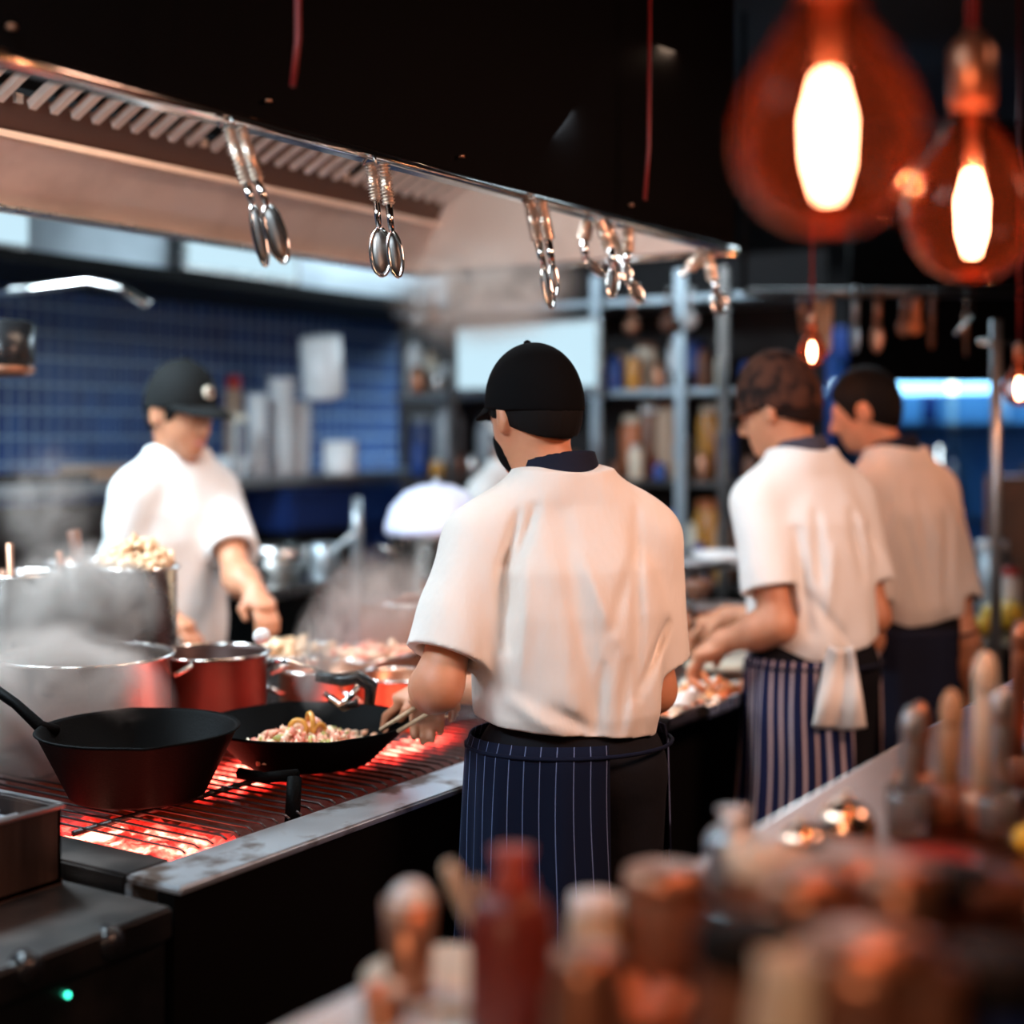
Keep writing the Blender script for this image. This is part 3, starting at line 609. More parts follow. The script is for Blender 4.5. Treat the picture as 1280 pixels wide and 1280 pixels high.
# steel box tray on the lower unit
bx = thing('steel_basket_box', 'square dark steel box with open steamy top on the lower unit at left', 'box', (1.3, 2.0, .835))
x0, x1, y0, y1, z0, z1 = -.30, .25, -.155, .25, 0, .125
b = MB(); b.box(x0, x1, y0, y0+.012, z0, z1, .003); b.box(x0, x1, y1-.012, y1, z0, z1, .003); b.box(x0, x0+.012, y0, y1, z0, z1, .003); b.box(x1-.012, x1, y0, y1, z0, z1, .003); b.box(x0, x1, y0, y1, z0, .01)
link('shell', b, mat('streaked_brown_steel', (.10, .055, .04), .35, .85, noise=(14, (.035, .02, .016), .4, .6, (1, 1, .1))), bx)
b = MB(); b.tube([(x0, y0, z1), (x1, y0, z1), (x1, y1, z1), (x0, y1, z1), (x0, y0, z1)], .005, 8); link('rim', b, 'steel_dark', bx)
b = MB().box(x0+.015, x1-.015, y0+.015, y1-.015, z1-.035, z1-.03)
for k in range(8): b.tube([(x0+.02, y0+.04+k*.045, z1-.022), (x1-.02, y0+.04+k*.045, z1-.022)], .003, 6)
link('rack', b, 'grey', bx)
# ------------------------------------------------------------------ cookware
def pan(label, px, D, rim, base, h, zb, m='black_iron', handle=None, group=None, lips=True):
    p = G(px, D, zb); t = thing('frying_pan', label, 'pan', p, 0, group)
    b = MB(); n = 64; prof = [(0, 0), (base*.96, 0), (base, .004), (rim-.004, h-.004), (rim+.002, h), (rim-.001, h+.003), (rim-.009, h-.002), (base-.004, .010), (0, .008)]
    vs = []; fs = []
    for r, z in prof:
        for k in range(n):
            a = 2*PI*k/n; rr = r
            if lips and z > h*.8:
                for la in (-2.25, .9):
                    dd = math.atan2(math.sin(a-la), math.cos(a-la)); rr += .014*math.exp(-(dd/.13)**2)
            vs.append((rr*math.cos(a), rr*math.sin(a), z))
    for i in range(len(prof)-1):
        for k in range(n): k2 = (k+1) % n; fs.append((i*n+k, i*n+k2, (i+1)*n+k2, (i+1)*n+k))
    b.add(vs, fs, True); o = link('bowl', b, m, t)
    return t, p
t, p = pan('deep black cast iron skillet with raised handle, nearest on the glowing grill', 173, 2.68, .185, .125, .122, .885)
hA = S(50, 908, 2.70)-p; hB = S(20, 880, 2.73)-p; hC = S(-35, 842, 2.78)-p
link('handle', MB().tube([tuple(hA+Vector((.03, -.01, -.012))), tuple(hA), tuple(hB), tuple(hC)], [.016, .017, .014, .016], 12, .7), 'black_iron', t)
P2, p2 = pan('wide black cast iron pan of stir fry in front of the main cook', 385, 2.95, .212, .135, .078, .887)
st = MB()
for k in range(700):
    a = random.uniform(0, 2*PI); r = random.random()**.6; x = -.02+r*.135*math.cos(a); y = .0+r*.10*math.sin(a); hh = (.045+.012*math.sin(x*60))*(1-r*r)
    s = random.uniform(.004, .011)
    st.ball((x, y, .018+hh*random.uniform(.5, 1)+.008), (s*random.uniform(.8, 1.8), s*.9, s*.6), 8, .42, Euler((random.random()*6, random.random()*6, random.random()*6)).to_matrix())
for k in range(60):
    a = random.uniform(0, 2*PI); r = random.random()**.5; x = .09+r*.07*math.cos(a); y = -.02+r*.06*math.sin(a); st.ball((x, y, .02+random.random()*.015), (.011, .007, .006), 8, .25)
so = single('stir_fry', st, 'stirfry', 'pile of pink minced meat and greens frying in the wide pan', 'food', tuple(p2)); so.location = p2; so['kind'] = 'stuff'
# squash the heap towards its photo shape
for k, (x, y, z, r) in enumerate(((-.005, -.01, .083, .020), (-.03, .0, .075, .017), (.0, -.03, .066, .016))):
    cm = MB(); cm.tube([(r*math.cos(a*.5), 0, r*math.sin(a*.5)) for a in range(0, 11)], .0055, 8); q = single('onion_ring', cm, 'amber', ['curled golden onion ring on top of the stir fry', 'smaller golden onion curl at the left of the stir fry heap', 'onion curl low at the front of the stir fry heap'][k], 'onion', (p2.x+x, p2.y+y, p2.z+z-.006), 1.0+k)
def pot(label, px, D, r, ztop, zb, m='steel', food=None, foodlabel=None, handles=True, group=None, taper=.94, pz=None, cat='pot'):
    p = G(px, D, zb) if pz is None else Vector(pz); h = ztop-p.z; t = thing('stock_pot', label, cat, p, 0, group)
    link('bowl', MB().lathe([(0, 0), (r*taper, 0), (r*taper+.003, .006), (r-.003, h-.008), (r+.006, h-.003), (r+.006, h), (r-.002, h+.001), (r-.006, h-.006), (r*taper-.005, .01), (0, .008)], 48), m, t)
    link('rim', MB().tube([(r*1.015*math.cos(a*PI/24), r*1.015*math.sin(a*PI/24), h) for a in range(49)], .0042, 8), 'chrome', t)
    if handles:
        for s in (-1, 1):
            hb = MB().tube([(s*r*.98, -.04, h-.05), (s*(r+.035), -.035, h-.035), (s*(r+.04), 0, h-.03), (s*(r+.035), .035, h-.035), (s*r*.98, .04, h-.05)], .006, 8); link('handle', hb, 'steel', t, rot=(0, 0, -.57))
    return t, p, h
pot('wide steamy steel pot half hidden in steam behind the nearest skillet', 108, 3.03, .178, 1.09, TOP+.001)
pot('dark red-brown pot lit by the coals, right of the steaming steel pot', 265, 3.23, .125, 1.065, .881, 'redbrown')
pot('tall steel bain-marie pot at the far left edge', 18, 3.30, .100, 1.235, TOP+.001, handles=False)
pot('tall steel pot with a ladle between two tall steel pots', 105, 3.60, .093, 1.235, TOP+.001, handles=False)
t, p, h = pot('tall steel pot heaped with noodles beside the left cook', 170, 3.42, .098, 1.24, TOP+.001, handles=False)
nd = MB()
for k in range(260):
    a = random.uniform(0, 2*PI); r = random.random()**.5*.088; z = h-.01+.075*(1-(r/.1)**2)*random.uniform(.6, 1); s = random.uniform(.007, .014)
    nd.ball((r*math.cos(a), r*math.sin(a), z), (s*1.6, s, s*.7), 8, .3, Euler((random.random()*6, random.random()*6, random.random()*6)).to_matrix())
single('noodle_heap', nd, 'noodle', 'tan heap of noodles rising out of the tall steel pot', 'food', p, kind='stuff')
# ladles and spoons standing in the tall pots
def ladle(label, a, b_, m='steel', group=None, r=.006, bowl=.03):
    a, b_ = Vector(a), Vector(b_); t = thing('ladle', label, 'ladle', a, 0, group); d = b_-a
    link('handle', MB().tube([(0, 0, 0), tuple(d*.5), tuple(d)], [r*.8, r, r*1.4], 10), m, t)
    link('ladle_bowl', MB().ball((0, 0, 0), (bowl, bowl, bowl*.6), 14), m, t); return t
ladle('copper-toned ladle handle standing up between the tall pots', G(80, 3.62, 1.0), S(74, 690, 3.50), 'copper')
ladle('dark wooden spoon leaning out of the middle tall pot', G(118, 3.60, 1.0), S(92, 664, 3.52), 'brown', r=.012)
ladle('short steel ladle rising behind the leftmost tall pot', G(16, 3.30, 1.0), S(12, 680, 3.36), 'copper')
# iron pot stand with post
ts = thing('iron_trivet', 'black iron trivet bar with upright post under the wide pan', 'trivet', G(345, 2.72, .88)); o5 = ts.location
q0, q1, q2 = S(300, 966, 2.72)-o5, S(330, 972, 2.68)-o5, S(372, 968, 2.66)-o5
link('arm', MB().tube([tuple(q0), tuple(q1), tuple(q2)], .0105, 10), 'black_iron', ts)
link('post', MB().tube([tuple(S(368, 972, 2.66)-o5), tuple(S(365, 1030, 2.62)-o5)], .014, 12), 'black_iron', ts)
sk = thing('serving_skewer', 'small black knob handle sticking up beside the dark red pot', 'handle', G(242, 2.98, .96))
link('stem', MB().tube([(0, 0, -.07), (0, 0, .0)], .005, 8), 'black_gloss', sk); link('grip', MB().tube([(-.018, 0, 0), (.018, .0, .012)], .008, 10), 'black_gloss', sk)
# wooden spatula and tongs
def sticks(label, pts, m, cat, name, r=.006, group=None):
    pts = [Vector(q) for q in pts]; b = MB().tube([tuple(q-pts[0]) for q in pts], r, 8, .6); return single(name, b, m, label, cat, tuple(pts[0]), group=group)
sticks('pale wooden stick of the left tong arm dipping into the stir fry', [S(476, 912, 2.86), S(520, 884, 2.84)], 'wood', 'tongs', 'wooden_tongs', .0075)
sticks('pale wooden paddle held low in the main cook\'s left hand', [S(498, 914, 2.85), S(545, 886, 2.82)], 'wood', 'paddle', 'wooden_paddle', .0075)
sticks('thin wooden skewer on the pan edge right of the main cook\'s left hand', [S(522, 904, 2.92), S(572, 893, 2.96)], 'wood', 'skewer', 'wooden_skewer', .005)
bt = thing('serving_tongs', 'steel tongs with black grips held over the wide pan', 'tongs', S(455, 862, 3.02)); o6 = bt.location
link('grip', MB().tube([tuple(S(x, y, 3.03)-o6) for x, y in ((462, 880), (464, 858), (448, 846), (428, 850), (395, 846))], [.012, .016, .016, .014, .010], 10), 'black_gloss', bt)
link('grip', MB().tube([tuple(S(x, y, 3.0)-o6) for x, y in ((448, 878), (430, 884), (412, 872))], .009, 10), 'black_gloss', bt)
link('arm', MB().tube([tuple(S(x, y, 3.04)-o6) for x, y in ((425, 850), (395, 836), (362, 826), (344, 826))], .005, 8), 'chrome', bt)
link('arm', MB().tube([tuple(S(x, y, 2.98)-o6) for x, y in ((448, 856), (438, 872), (424, 880), (405, 866))], .006, 8), 'chrome', bt)
# ------------------------------------------------------------------ tongs hanging from the hood lip
def hung(label, px, py0, pts, rr, group='utensils hanging from the hood lip', two=None, m='grip', nm='hanging_tongs', cat='tongs'):
    D = lipD(px, 1.575); base = S(px, py0, D); t = thing(nm, label, cat, base, 0, group)
    link('hook', MB().tube([(0, .0, -.004), (0, .004, .012), (0, .018, .016), (0, .03, .0)], .0035, 6), 'steel', t)
    for s, P_ in enumerate(pts):
        q = [S(x, y, D-.02*s+.012)-base for x, y in P_]; n = len(q)
        grip = MB().tube([tuple(q[0]), tuple(q[1])], [rr*.9, rr*1.1], 8, .45, up=FWD)
        L_ = (q[1]-q[0]); 
        for k in range(12):
            c0 = q[0]+L_*(k+.5)/12; grip.tube([tuple(c0-L_*.012), tuple(c0+L_*.012)], rr*1.35, 8, .5, up=FWD)
        link('grip', grip, m, t)
        link('shank', MB().tube([tuple(q[1]), tuple(q[2])], [rr*.8, rr*.6], 8), 'chrome', t)
        e0, e1 = q[2], q[3]; d = (e1-e0); L = d.length; u = d.normalized(); v = u.cross(FWD).normalized()
        wd = two[s] if two else .016
        loop = MB().tube([tuple(e0+u*(L*.5*(1-math.cos(a)))+v*(wd*math.sin(a))) for a in [2*PI*k/20 for k in range(21)]], .0035, 6)
        for k in range(3): c0 = e0+u*L*(.3+.2*k); 
        link('scoop', loop, 'chrome', t)
        Rm = Matrix((v, FWD, u)).transposed()
        link('scoop_plate', MB().ball(tuple(e0+u*L*.5), (wd*.85, .004, L*.46), 12, 0, Rm), 'steel_dark', t)
    return t
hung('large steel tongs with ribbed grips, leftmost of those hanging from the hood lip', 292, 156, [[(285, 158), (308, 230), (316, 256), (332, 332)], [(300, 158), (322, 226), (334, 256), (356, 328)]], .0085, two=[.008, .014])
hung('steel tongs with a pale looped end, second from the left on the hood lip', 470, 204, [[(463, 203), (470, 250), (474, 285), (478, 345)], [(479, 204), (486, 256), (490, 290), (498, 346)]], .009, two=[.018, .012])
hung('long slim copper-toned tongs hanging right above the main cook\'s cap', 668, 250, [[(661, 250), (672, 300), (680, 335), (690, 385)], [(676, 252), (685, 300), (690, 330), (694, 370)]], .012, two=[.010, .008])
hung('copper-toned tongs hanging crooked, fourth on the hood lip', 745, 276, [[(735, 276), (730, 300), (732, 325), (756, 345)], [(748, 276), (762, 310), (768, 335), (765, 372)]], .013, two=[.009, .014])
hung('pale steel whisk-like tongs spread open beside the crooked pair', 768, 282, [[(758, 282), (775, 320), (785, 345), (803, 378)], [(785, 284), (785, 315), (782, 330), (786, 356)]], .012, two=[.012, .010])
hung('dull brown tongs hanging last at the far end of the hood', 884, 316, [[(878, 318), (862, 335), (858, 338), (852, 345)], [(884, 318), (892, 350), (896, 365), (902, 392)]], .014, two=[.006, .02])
# red strands standing in for bulb reflections on the black hood
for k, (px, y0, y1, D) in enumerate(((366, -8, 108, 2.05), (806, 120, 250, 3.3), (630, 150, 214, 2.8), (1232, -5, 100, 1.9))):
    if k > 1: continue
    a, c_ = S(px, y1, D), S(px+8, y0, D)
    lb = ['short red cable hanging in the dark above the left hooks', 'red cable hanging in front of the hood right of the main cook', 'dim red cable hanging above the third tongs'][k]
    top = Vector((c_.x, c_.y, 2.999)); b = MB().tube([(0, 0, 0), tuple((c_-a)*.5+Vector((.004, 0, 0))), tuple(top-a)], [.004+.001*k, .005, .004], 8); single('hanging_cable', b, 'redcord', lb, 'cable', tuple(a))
# ------------------------------------------------------------------ pendant bulbs
def pendant(label, px, py, D, w_, power, core=True, m='bulb', fil='filament', up=None):
    c = S(px, py, D); t = thing('pendant_bulb', label, 'lamp', c, 0, 'pendant bulbs in a row above the bar'); s = w_/2
    pr = [(0, -1.0), (.35, -.95), (.66, -.78), (.88, -.48), (.985, -.12), (.98, .14), (.86, .5), (.66, .84), (.46, 1.14), (.33, 1.40), (.29, 1.6), (.28, 1.7)]
    link('glass', MB().lathe([(r*s, z*s) for r, z in pr], 48), m, t)
    link('socket', MB().lathe([(.27*s, 1.6*s), (.33*s, 1.62*s), (.34*s, 2.4*s), (.30*s, 2.5*s), (.10*s, 2.75*s)], 24), 'copper', t)
    link('cord', MB().tube([(0, 0, 2.7*s), (0, 0, (2.999-c.z))], .0045, 8), 'redcord', t)
    fl = MB()
    for k in range(6):
        a = k*PI/3; fl.tube([(math.cos(a)*s*.06, math.sin(a)*s*.06, .62*s), (math.cos(a)*s*.17, math.sin(a)*s*.17, .2*s), (math.cos(a+.3)*s*.17, math.sin(a+.3)*s*.17, -.25*s), (math.cos(a+.3)*s*.06, math.sin(a+.3)*s*.06, -.6*s)], .0022, 6)
    link('filament', fl, fil, t)
    link('stem', MB().tube([(0, 0, 1.5*s), (0, 0, .55*s)], [.10*s, .045*s], 12), 'copper', t)
    if power: point('bulb_light', (c.x, c.y, c.z-.0), power, (1, .5, .26), s*.12)
    return t
pendant('largest amber pendant bulb, nearest at the top of the photo', 1035, 172, 1.1, .145, 8)
pendant('second amber pendant bulb at the right edge beside the nearest one', 1215, 268, 1.56, .145, 8)
pendant('tiny glowing pendant bulb above the brown-capped cook', 1015, 440, 4.15, .085, 6, fil='filament_far')
pendant('tiny glowing pendant bulb at the far right edge', 1274, 486, 4.2, .10, 3, fil='filament_far')
# ------------------------------------------------------------------ people
main_folds = [(634, 690, 640, 760, .012, .022), (648, 640, 632, 700, .010, .016), (668, 632, 645, 700, .010, .012), (628, 700, 634, 800, .012, .020), (700, 640, 745, 900, .022, .008),
  (725, 690, 765, 790, .014, -.006), (790, 690, 760, 780, .012, .006), (795, 640, 792, 860, .012, .008), (690, 870, 730, 895, .014, .010), (640, 860, 700, 900, .016, -.008), (780, 820, 770, 900, .012, .008),
  (660, 700, 650, 840, .014, -.005), (750, 820, 740, 900, .01, .006), (835, 780, 800, 850, .01, .01)]
r1, HP, hr, T_, el, ha, k_ = person('person from behind in black cap, cream shirt and navy pinstripe apron, cooking at the grill', 712, 2.72, 50, 1.0, lean=.04, hoff=(-.045, .035, -.010),
    hyaw=.30, hpitch=-.20, arms={-1: ((547, 858, 2.60), (534, 864, 2.90)), 1: ((816, 862, 2.82), (496, 862, 3.04))}, folds=main_folds, hem=1.005, hairline=-.055, wide=1.06, cut=.80, sleeve=.080, hem_tilt=(-.10, 0), shres=.0048)
cap_on(r1, HP, hr, k_, 'cap', low=.030, back=-.015, tall=.112)
apron(r1, 'stripe', -95, 186, .38, .995, rx=.195, ry=.155)
mk = Field(np.array(HP(0, 0, 0))-.16, np.array(HP(0, 0, 0))+.16, .005); Rn_ = np.array(hr)
mk.ell(HP(0, .024, -.045), (.062, .076, .074), Rn_, k=.01); mk.ell(HP(0, .09, -.03), (.03, .034, .04), Rn_, k=.02)
d_ = hr @ Vector((0, -1, .0)); mk.clip(tuple(d_), float(d_.dot(Vector(HP(0, .022, 0)))));  d_ = hr @ Vector((0, .25, 1)).normalized(); mk.clip(tuple(d_), float(d_.dot(Vector(HP(0, .05, -.008)))))
mk.obj('face_mask', 'cap', r1, 1)
r3, HP, hr, T_, el, ha, k_ = person('person in brown cloth cap, white shirt and boldly striped navy apron, plating food', 1018, 3.75, 62, 1.02, lean=.05, hoff=(-.035, .04, -.01),
    hyaw=.45, hpitch=-.30, arms={-1: ((972, 782, 3.60), (866, 812, 3.72)), 1: ((1092, 770, 3.80), (872, 770, 3.98))}, shirt='shirt_bright', skin='skin', hair='hair_brown', collar='collar_grey', hem=.98, hem_tilt=(.22, 0), wide=.98, hairline=-.055, headk=1.07,
    folds=[(985, 660, 998, 780, .016, .022), (1010, 640, 1012, 720, .014, .012), (1030, 680, 1020, 760, .014, -.01), (1060, 640, 1072, 720, .016, .014), (1085, 660, 1100, 700, .014, .01), (1000, 740, 1050, 800, .016, .01)], shres=.006, cut=.72)
cap_on(r3, HP, hr, k_, 'cap_brown', brim=True, low=.02, back=-.03, brim_len=.05, tall=.12)
apron(r3, 'stripe_bold', -110, 178, .42, .985, rx=.19, ry=.15, rip=11, ra=.012)
tw = MB(); vs = []; fs = []
for j in range(18):
    for i in range(16):
        u, v = i/15-.5, j/17; wd = .06+.065*v; vs.append((u*wd*1.0+-.006*v, .012*math.sin(u*9+v*2)+.01*math.sin(v*7), -.20*v+.02*abs(u)))
for j in range(17):
    for i in range(15): fs.append((j*16+i, j*16+i+1, (j+1)*16+i+1, (j+1)*16+i))
tw.add(vs, fs, True); tp = S(1052, 812, 3.56); to = single('kitchen_towel', tw, 'towel', 'white towel tucked in the waist of the cook in the striped apron', 'towel', tp, math.atan2(.539, .842)-PI/2-.2)
md = to.modifiers.new('thick', 'SOLIDIFY'); md.thickness = .006
r4, HP, hr, T_, el, ha, k_ = person('person with bare short black hair in cream shirt and plain navy apron, furthest right', 1143, 4.25, 66, 1.02, lean=.07, hoff=(-.05, .055, -.005),
    hyaw=.62, hpitch=-.32, arms={-1: ((1085, 800, 4.1), (1050, 830, 4.3)), 1: ((1205, 800, 4.22), (1192, 900, 4.32))}, shirt='shirt', hem=1.0, hem_tilt=(.15, 0), wide=1.0, collar='collar', hairline=-.085,
    folds=[(1140, 620, 1150, 740, .02, .014), (1120, 660, 1140, 750, .016, .01), (1180, 640, 1170, 740, .018, .012), (1110, 600, 1100, 680, .016, -.01)], cut=.74)
hh = None
apron(r4, 'navy', -140, 178, .40, 1.0, rx=.20, ry=.16)
rl, HP, hr, T_, el, ha, k_ = person('person in dark cap with round badge and white T-shirt looking down behind tall pots', 214, 4.30, -92, 1.02, lean=.03, hoff=(.035, .045, -.012),
    hyaw=-.05, hpitch=-.24, arms={1: ((146, 760, 4.16), (238, 776, 4.02)), -1: ((298, 722, 4.12), (334, 752, 3.95))}, shirt='shirt_bright', skin='skin', hem=.90, collar=None, wide=1.02, headk=1.10, cut=.74, sleeve=.085, hairline=-.075,
    folds=[(150, 660, 160, 720, .02, .01), (230, 640, 245, 740, .03, .008), (270, 660, 280, 760, .02, .01)])
for s in (-1, 1):
    link('eyebrow', MB().tube([HP(s*.014, .093, .030), HP(s*.032, .092, .036), HP(s*.052, .078, .030)], [.003, .004, .002], 8), 'hair', rl)
    link('eye', MB().ball(HP(s*.031, .081, .008), (.012, .009, .007), 12, 0, hr), 'hair', rl)
link('lips', MB().ball(HP(0, .092, -.063), (.022, .009, .007), 12, 0, hr), mat('muted_red_lips', (.55, .18, .14), .4), rl)
cap_on(rl, HP, hr, k_, 'cap_grey', badge=(.0, .096, .075), low=.032, back=-.02, tall=.114, brim_len=.10)
apron(rl, 'navy', -80, 80, .40, .92, rx=.195, ry=.165)
r5, HP, hr, T_, el, ha, k_ = person('person in pale cap mostly hidden behind the main cook', 616, 5.66, -90, .98, lean=.08, hoff=(.05, .06, -.03), hyaw=.3, hpitch=-.4,
    arms={-1: ((700, 690, 5.55), (690, 715, 5.4)), 1: ((600, 690, 5.55), (640, 715, 5.4))}, shirt='shirt_bright', skin='skin_pale', hres=.009, shres=.009, collar=None)
cap_on(r5, HP, hr, k_, 'towel', brim=False)
# ------------------------------------------------------------------ small item makers
def jar(nm, label, cat, p, r, h, m, lid=None, group=None, neck=.7, rot=None):
    t = thing(nm, label, cat, p, 0, group, rot)
    link('container', MB().lathe([(0, 0), (r*.95, 0), (r, r*.1), (r, h*.78), (r*neck, h*.9), (r*neck, h*(.94 if lid else 1)), (0, h*(.94 if lid else 1))], 24), m, t)
    if lid: link('lid', MB().lathe([(r*neck*1.12, h*.88), (r*neck*1.15, h*.9), (r*neck*1.1, h), (0, h*1.01)], 20), lid, t)
    return t
def bottle(label, p, r, h, m, capm, group=None, cat='bottle', tip=.12):
    t = thing('squeeze_bottle', label, cat, p, 0, group)
    link('container', MB().lathe([(0, 0), (r*.95, 0), (r, r*.15), (r, h*.62), (r*.8, h*.72), (r*.42, h*.80), (0, h*.8)], 24), m, t)
    link('nozzle', MB().lathe([(r*.52, h*.76), (r*.5, h*.84), (r*.28, h*.88), (r*tip, h), (0, h)], 18), capm, t); return t
def cup(label, p, r, h, m, group=None, nm='cup', cat='cup', taper=.8):
    return single(nm, MB().lathe([(0, 0), (r*taper*.9, 0), (r*taper, .004), (r, h), (r-.004, h), (r*taper-.004, .008), (0, .006)], 28), m, label, cat, p, 0, group)
def bowl(label, p, r, h, m, group=None, nm='bowl', cat='bowl'):
    return single(nm, MB().lathe([(0, 0), (r*.45, 0), (r*.5, .004), (r*.85, h*.5), (r, h), (r-.006, h), (r*.82, h*.52), (r*.45, .012), (0, .01)], 36), m, label, cat, p, 0, group)
def plate(label, p, r, m, group=None, h=.018):
    return single('plate', MB().lathe([(0, 0), (r*.6, 0), (r*.65, .003), (r, h), (r-.004, h+.002), (r*.62, .008), (0, .007)], 40), m, label, 'plate', p, 0, group)
def stick(nm, label, cat, a, b_, r, m, group=None, head=None):
    a, b_ = Vector(a), Vector(b_); t = thing(nm, label, cat, a, 0, group); d = b_-a
    link('handle', MB().tube([(0, 0, 0), tuple(d*.9), tuple(d)], [r*.8, r, r*.7], 10), m, t)
    if head: link('head', MB().ball(tuple(d*.96), head, 12), m, t)
    return t
def bx_(x0, x1, y0, y1, z0, z1, b=.003): return MB().box(x0, x1, y0, y1, z0, z1, b)
# ------------------------------------------------------------------ back wall: hood, lit panels, counter, shelf
bh = thing('wall_hood', 'pale stainless wall hood above the blue tiles', 'hood', (2.5, 4.2, 2.12)); oh = (2.5, 4.2, 2.12)
link('hood_body', loc_(bx_(-1.4, 6.12, 3.97, 4.6, 2.17, 2.96), oh), 'steelcool', bh)
link('hood_rim', loc_(bx_(-1.4, 6.12, 3.93, 4.57, 2.125, 2.17), oh), 'black', bh)
for k, xj in enumerate((1.55, 2.35, 3.0, 3.95, 4.5)):
    link('seam', loc_(bx_(xj, xj+.02, 3.93, 3.951, 2.17, 2.96), oh), 'steel_dark', bh)
def onhood(px, y=3.92): D = y/(.539+.842*(640-px)/FPX); return D
def litpanel(label, px0, px1, z0, z1, y=3.90):
    a = G(px0, onhood(px0, y), 0); b_ = G(px1, onhood(px1, y), 0); t = thing('light_panel', label, 'light panel', (a.x, y, z0))
    link('diffuser', MB().box(0, b_.x-a.x, 0, .02, 0, z1-z0, .004), 'panel', t); link('frame', MB().box(-.015, b_.x-a.x+.015, .0201, .045, -.015, z1-z0+.015), 'steel', t); return t
litpanel('bright square light panel at the left edge above the tiles', -60, 36, 2.18, 2.52)
litpanel('bright blue-white light panel on the wall hood above the left cook', 240, 372, 2.19, 2.55)
# angled pale duct pieces
du = single('steel_duct', MB().tube([(0, 0, 0), (.25, 0, .12), (.5, 0, .5)], .09, 20), 'steel_dark', 'dark slanting duct in front of the wall hood behind the first tongs', 'duct', (2.35, 3.8, 2.22))
single('curved_pipe', MB().tube([tuple(S(x, y, 4.6)-S(0, 360, 4.6)) for x, y in ((-40, 366), (40, 362), (110, 352), (150, 360), (185, 382))], .014, 10), 'chrome', 'bright curved steel pipe along the top of the blue tiles', 'pipe', S(0, 360, 4.6))
bc = thing('back_counter', 'dark back counter below the shelf on the tiled wall', 'counter', (2, 4.25, 0))
link('cabinet', loc_(bx_(-1.2, 6.05, 3.95, 4.58, .03, .93), (2, 4.25, 0)), 'black', bc); link('worktop', loc_(bx_(-1.2, 6.07, 3.92, 4.58, .931, .96), (2, 4.25, 0)), 'steel', bc)
sh = thing('wall_shelf', 'grey steel shelf running below the blue tiles', 'shelf', (2, 4.2, 1.36))
link('board', loc_(bx_(-1.2, 6.05, 3.98, 4.58, 1.345, 1.385), (2, 4.2, 1.36)), 'steelcool', sh)
for x in (0.2, 1.6, 3.0, 4.4): link('bracket', loc_(bx_(x, x+.03, 4.15, 4.575, 1.22, 1.344), (2, 4.2, 1.36)), 'steel', sh)
def onsh(px, y=4.15): D = y/(.539+.842*(640-px)/FPX); return D
for k, (px, py0, lb) in enumerate(((322, 476, 'shorter stack of white plates left of the tallest stack'), (352, 474, 'tallest stack of white plates on the wall shelf'), (374, 500, 'stack of white plates right of the tallest stack'))):
    D = onsh(px, 4.12); p = G(px, D, 1.386); top = Zat(py0, D); n = max(3, int((top-1.386)/.022))
    n = [14, 17, 13][k]
    for i in range(n):
        pl = plate(lb.replace('stack of white plates', 'stack of white plates')+(', top plate' if i == n-1 else ', bottom plate' if i == 0 else ', plate inside it'), (p.x, p.y, 1.386+i*.024), [.052, .068, .06][k], 'white', 'white plates stacked on the wall shelf', .022)
bowl('shallow white bowl on the shelf right of the left cook\'s cap', G(290, onsh(290), 1.386), .09, .08, 'white')
jar('spice_jar', 'tall jar with red lid just right of the left cook\'s cap', 'jar', G(292, onsh(292, 4.35), 1.386), .04, .42, 'card', 'red')
jar('spice_jar', 'pale jar with cream lid on the shelf between the cap and the plates', 'jar', G(300, onsh(300, 4.02), 1.386), .035, .25, 'glasscup', 'cream')
single('paper_roll', MB().lathe([(0, 0), (.085, 0), (.088, .02), (.085, .25), (.03, .252), (0, .24)], 28), 'white', 'big white paper roll tilted on the plate shelf', 'paper roll', S(405, 495, 6.1), rot=(.1, -.22, 0))
single('paper_roll', MB().lathe([(0, 0), (.07, 0), (.072, .02), (.07, .14), (0, .142)], 28), 'white', 'white paper roll standing below the tilted roll', 'paper roll', G(425, 6.1, 1.386))
single('folded_cloth_pile', MB().box(-.18, .18, -.1, .1, 0, .03, .012).box(-.16, .15, -.09, .09, .031, .055, .012), 'card', 'tan folded cloths on the shelf behind the left cook', 'cloths', G(132, onsh(132), 1.386), 0)
single('baking_tray', MB().box(-.22, .22, -.14, .14, 0, .012, .004).box(-.22, .22, -.14, -.13, 0, .03).box(-.22, .22, .13, .14, 0, .03), 'black_gloss', 'black tray on the shelf at the far left', 'tray', G(20, onsh(20), 1.386))
# equipment at left edge
cm = thing('coffee_grinder', 'dark machine with copper-toned rim sticking in at the left edge', 'machine', G(2, 3.6, 1.70))
link('housing', MB().lathe([(0, .02), (.075, .02), (.08, .04), (.08, .13), (.06, .14), (0, .14)], 28), 'black_gloss', cm)
link('ring', MB().lathe([(.05, 0), (.075, .005), (.082, .018), (.07, .03), (.05, .03)], 28), 'copper', cm)
link('bracket', MB().tube([(-.02, .02, .13), (-.02, .02, 1.299)], .015, 8), 'black', cm)
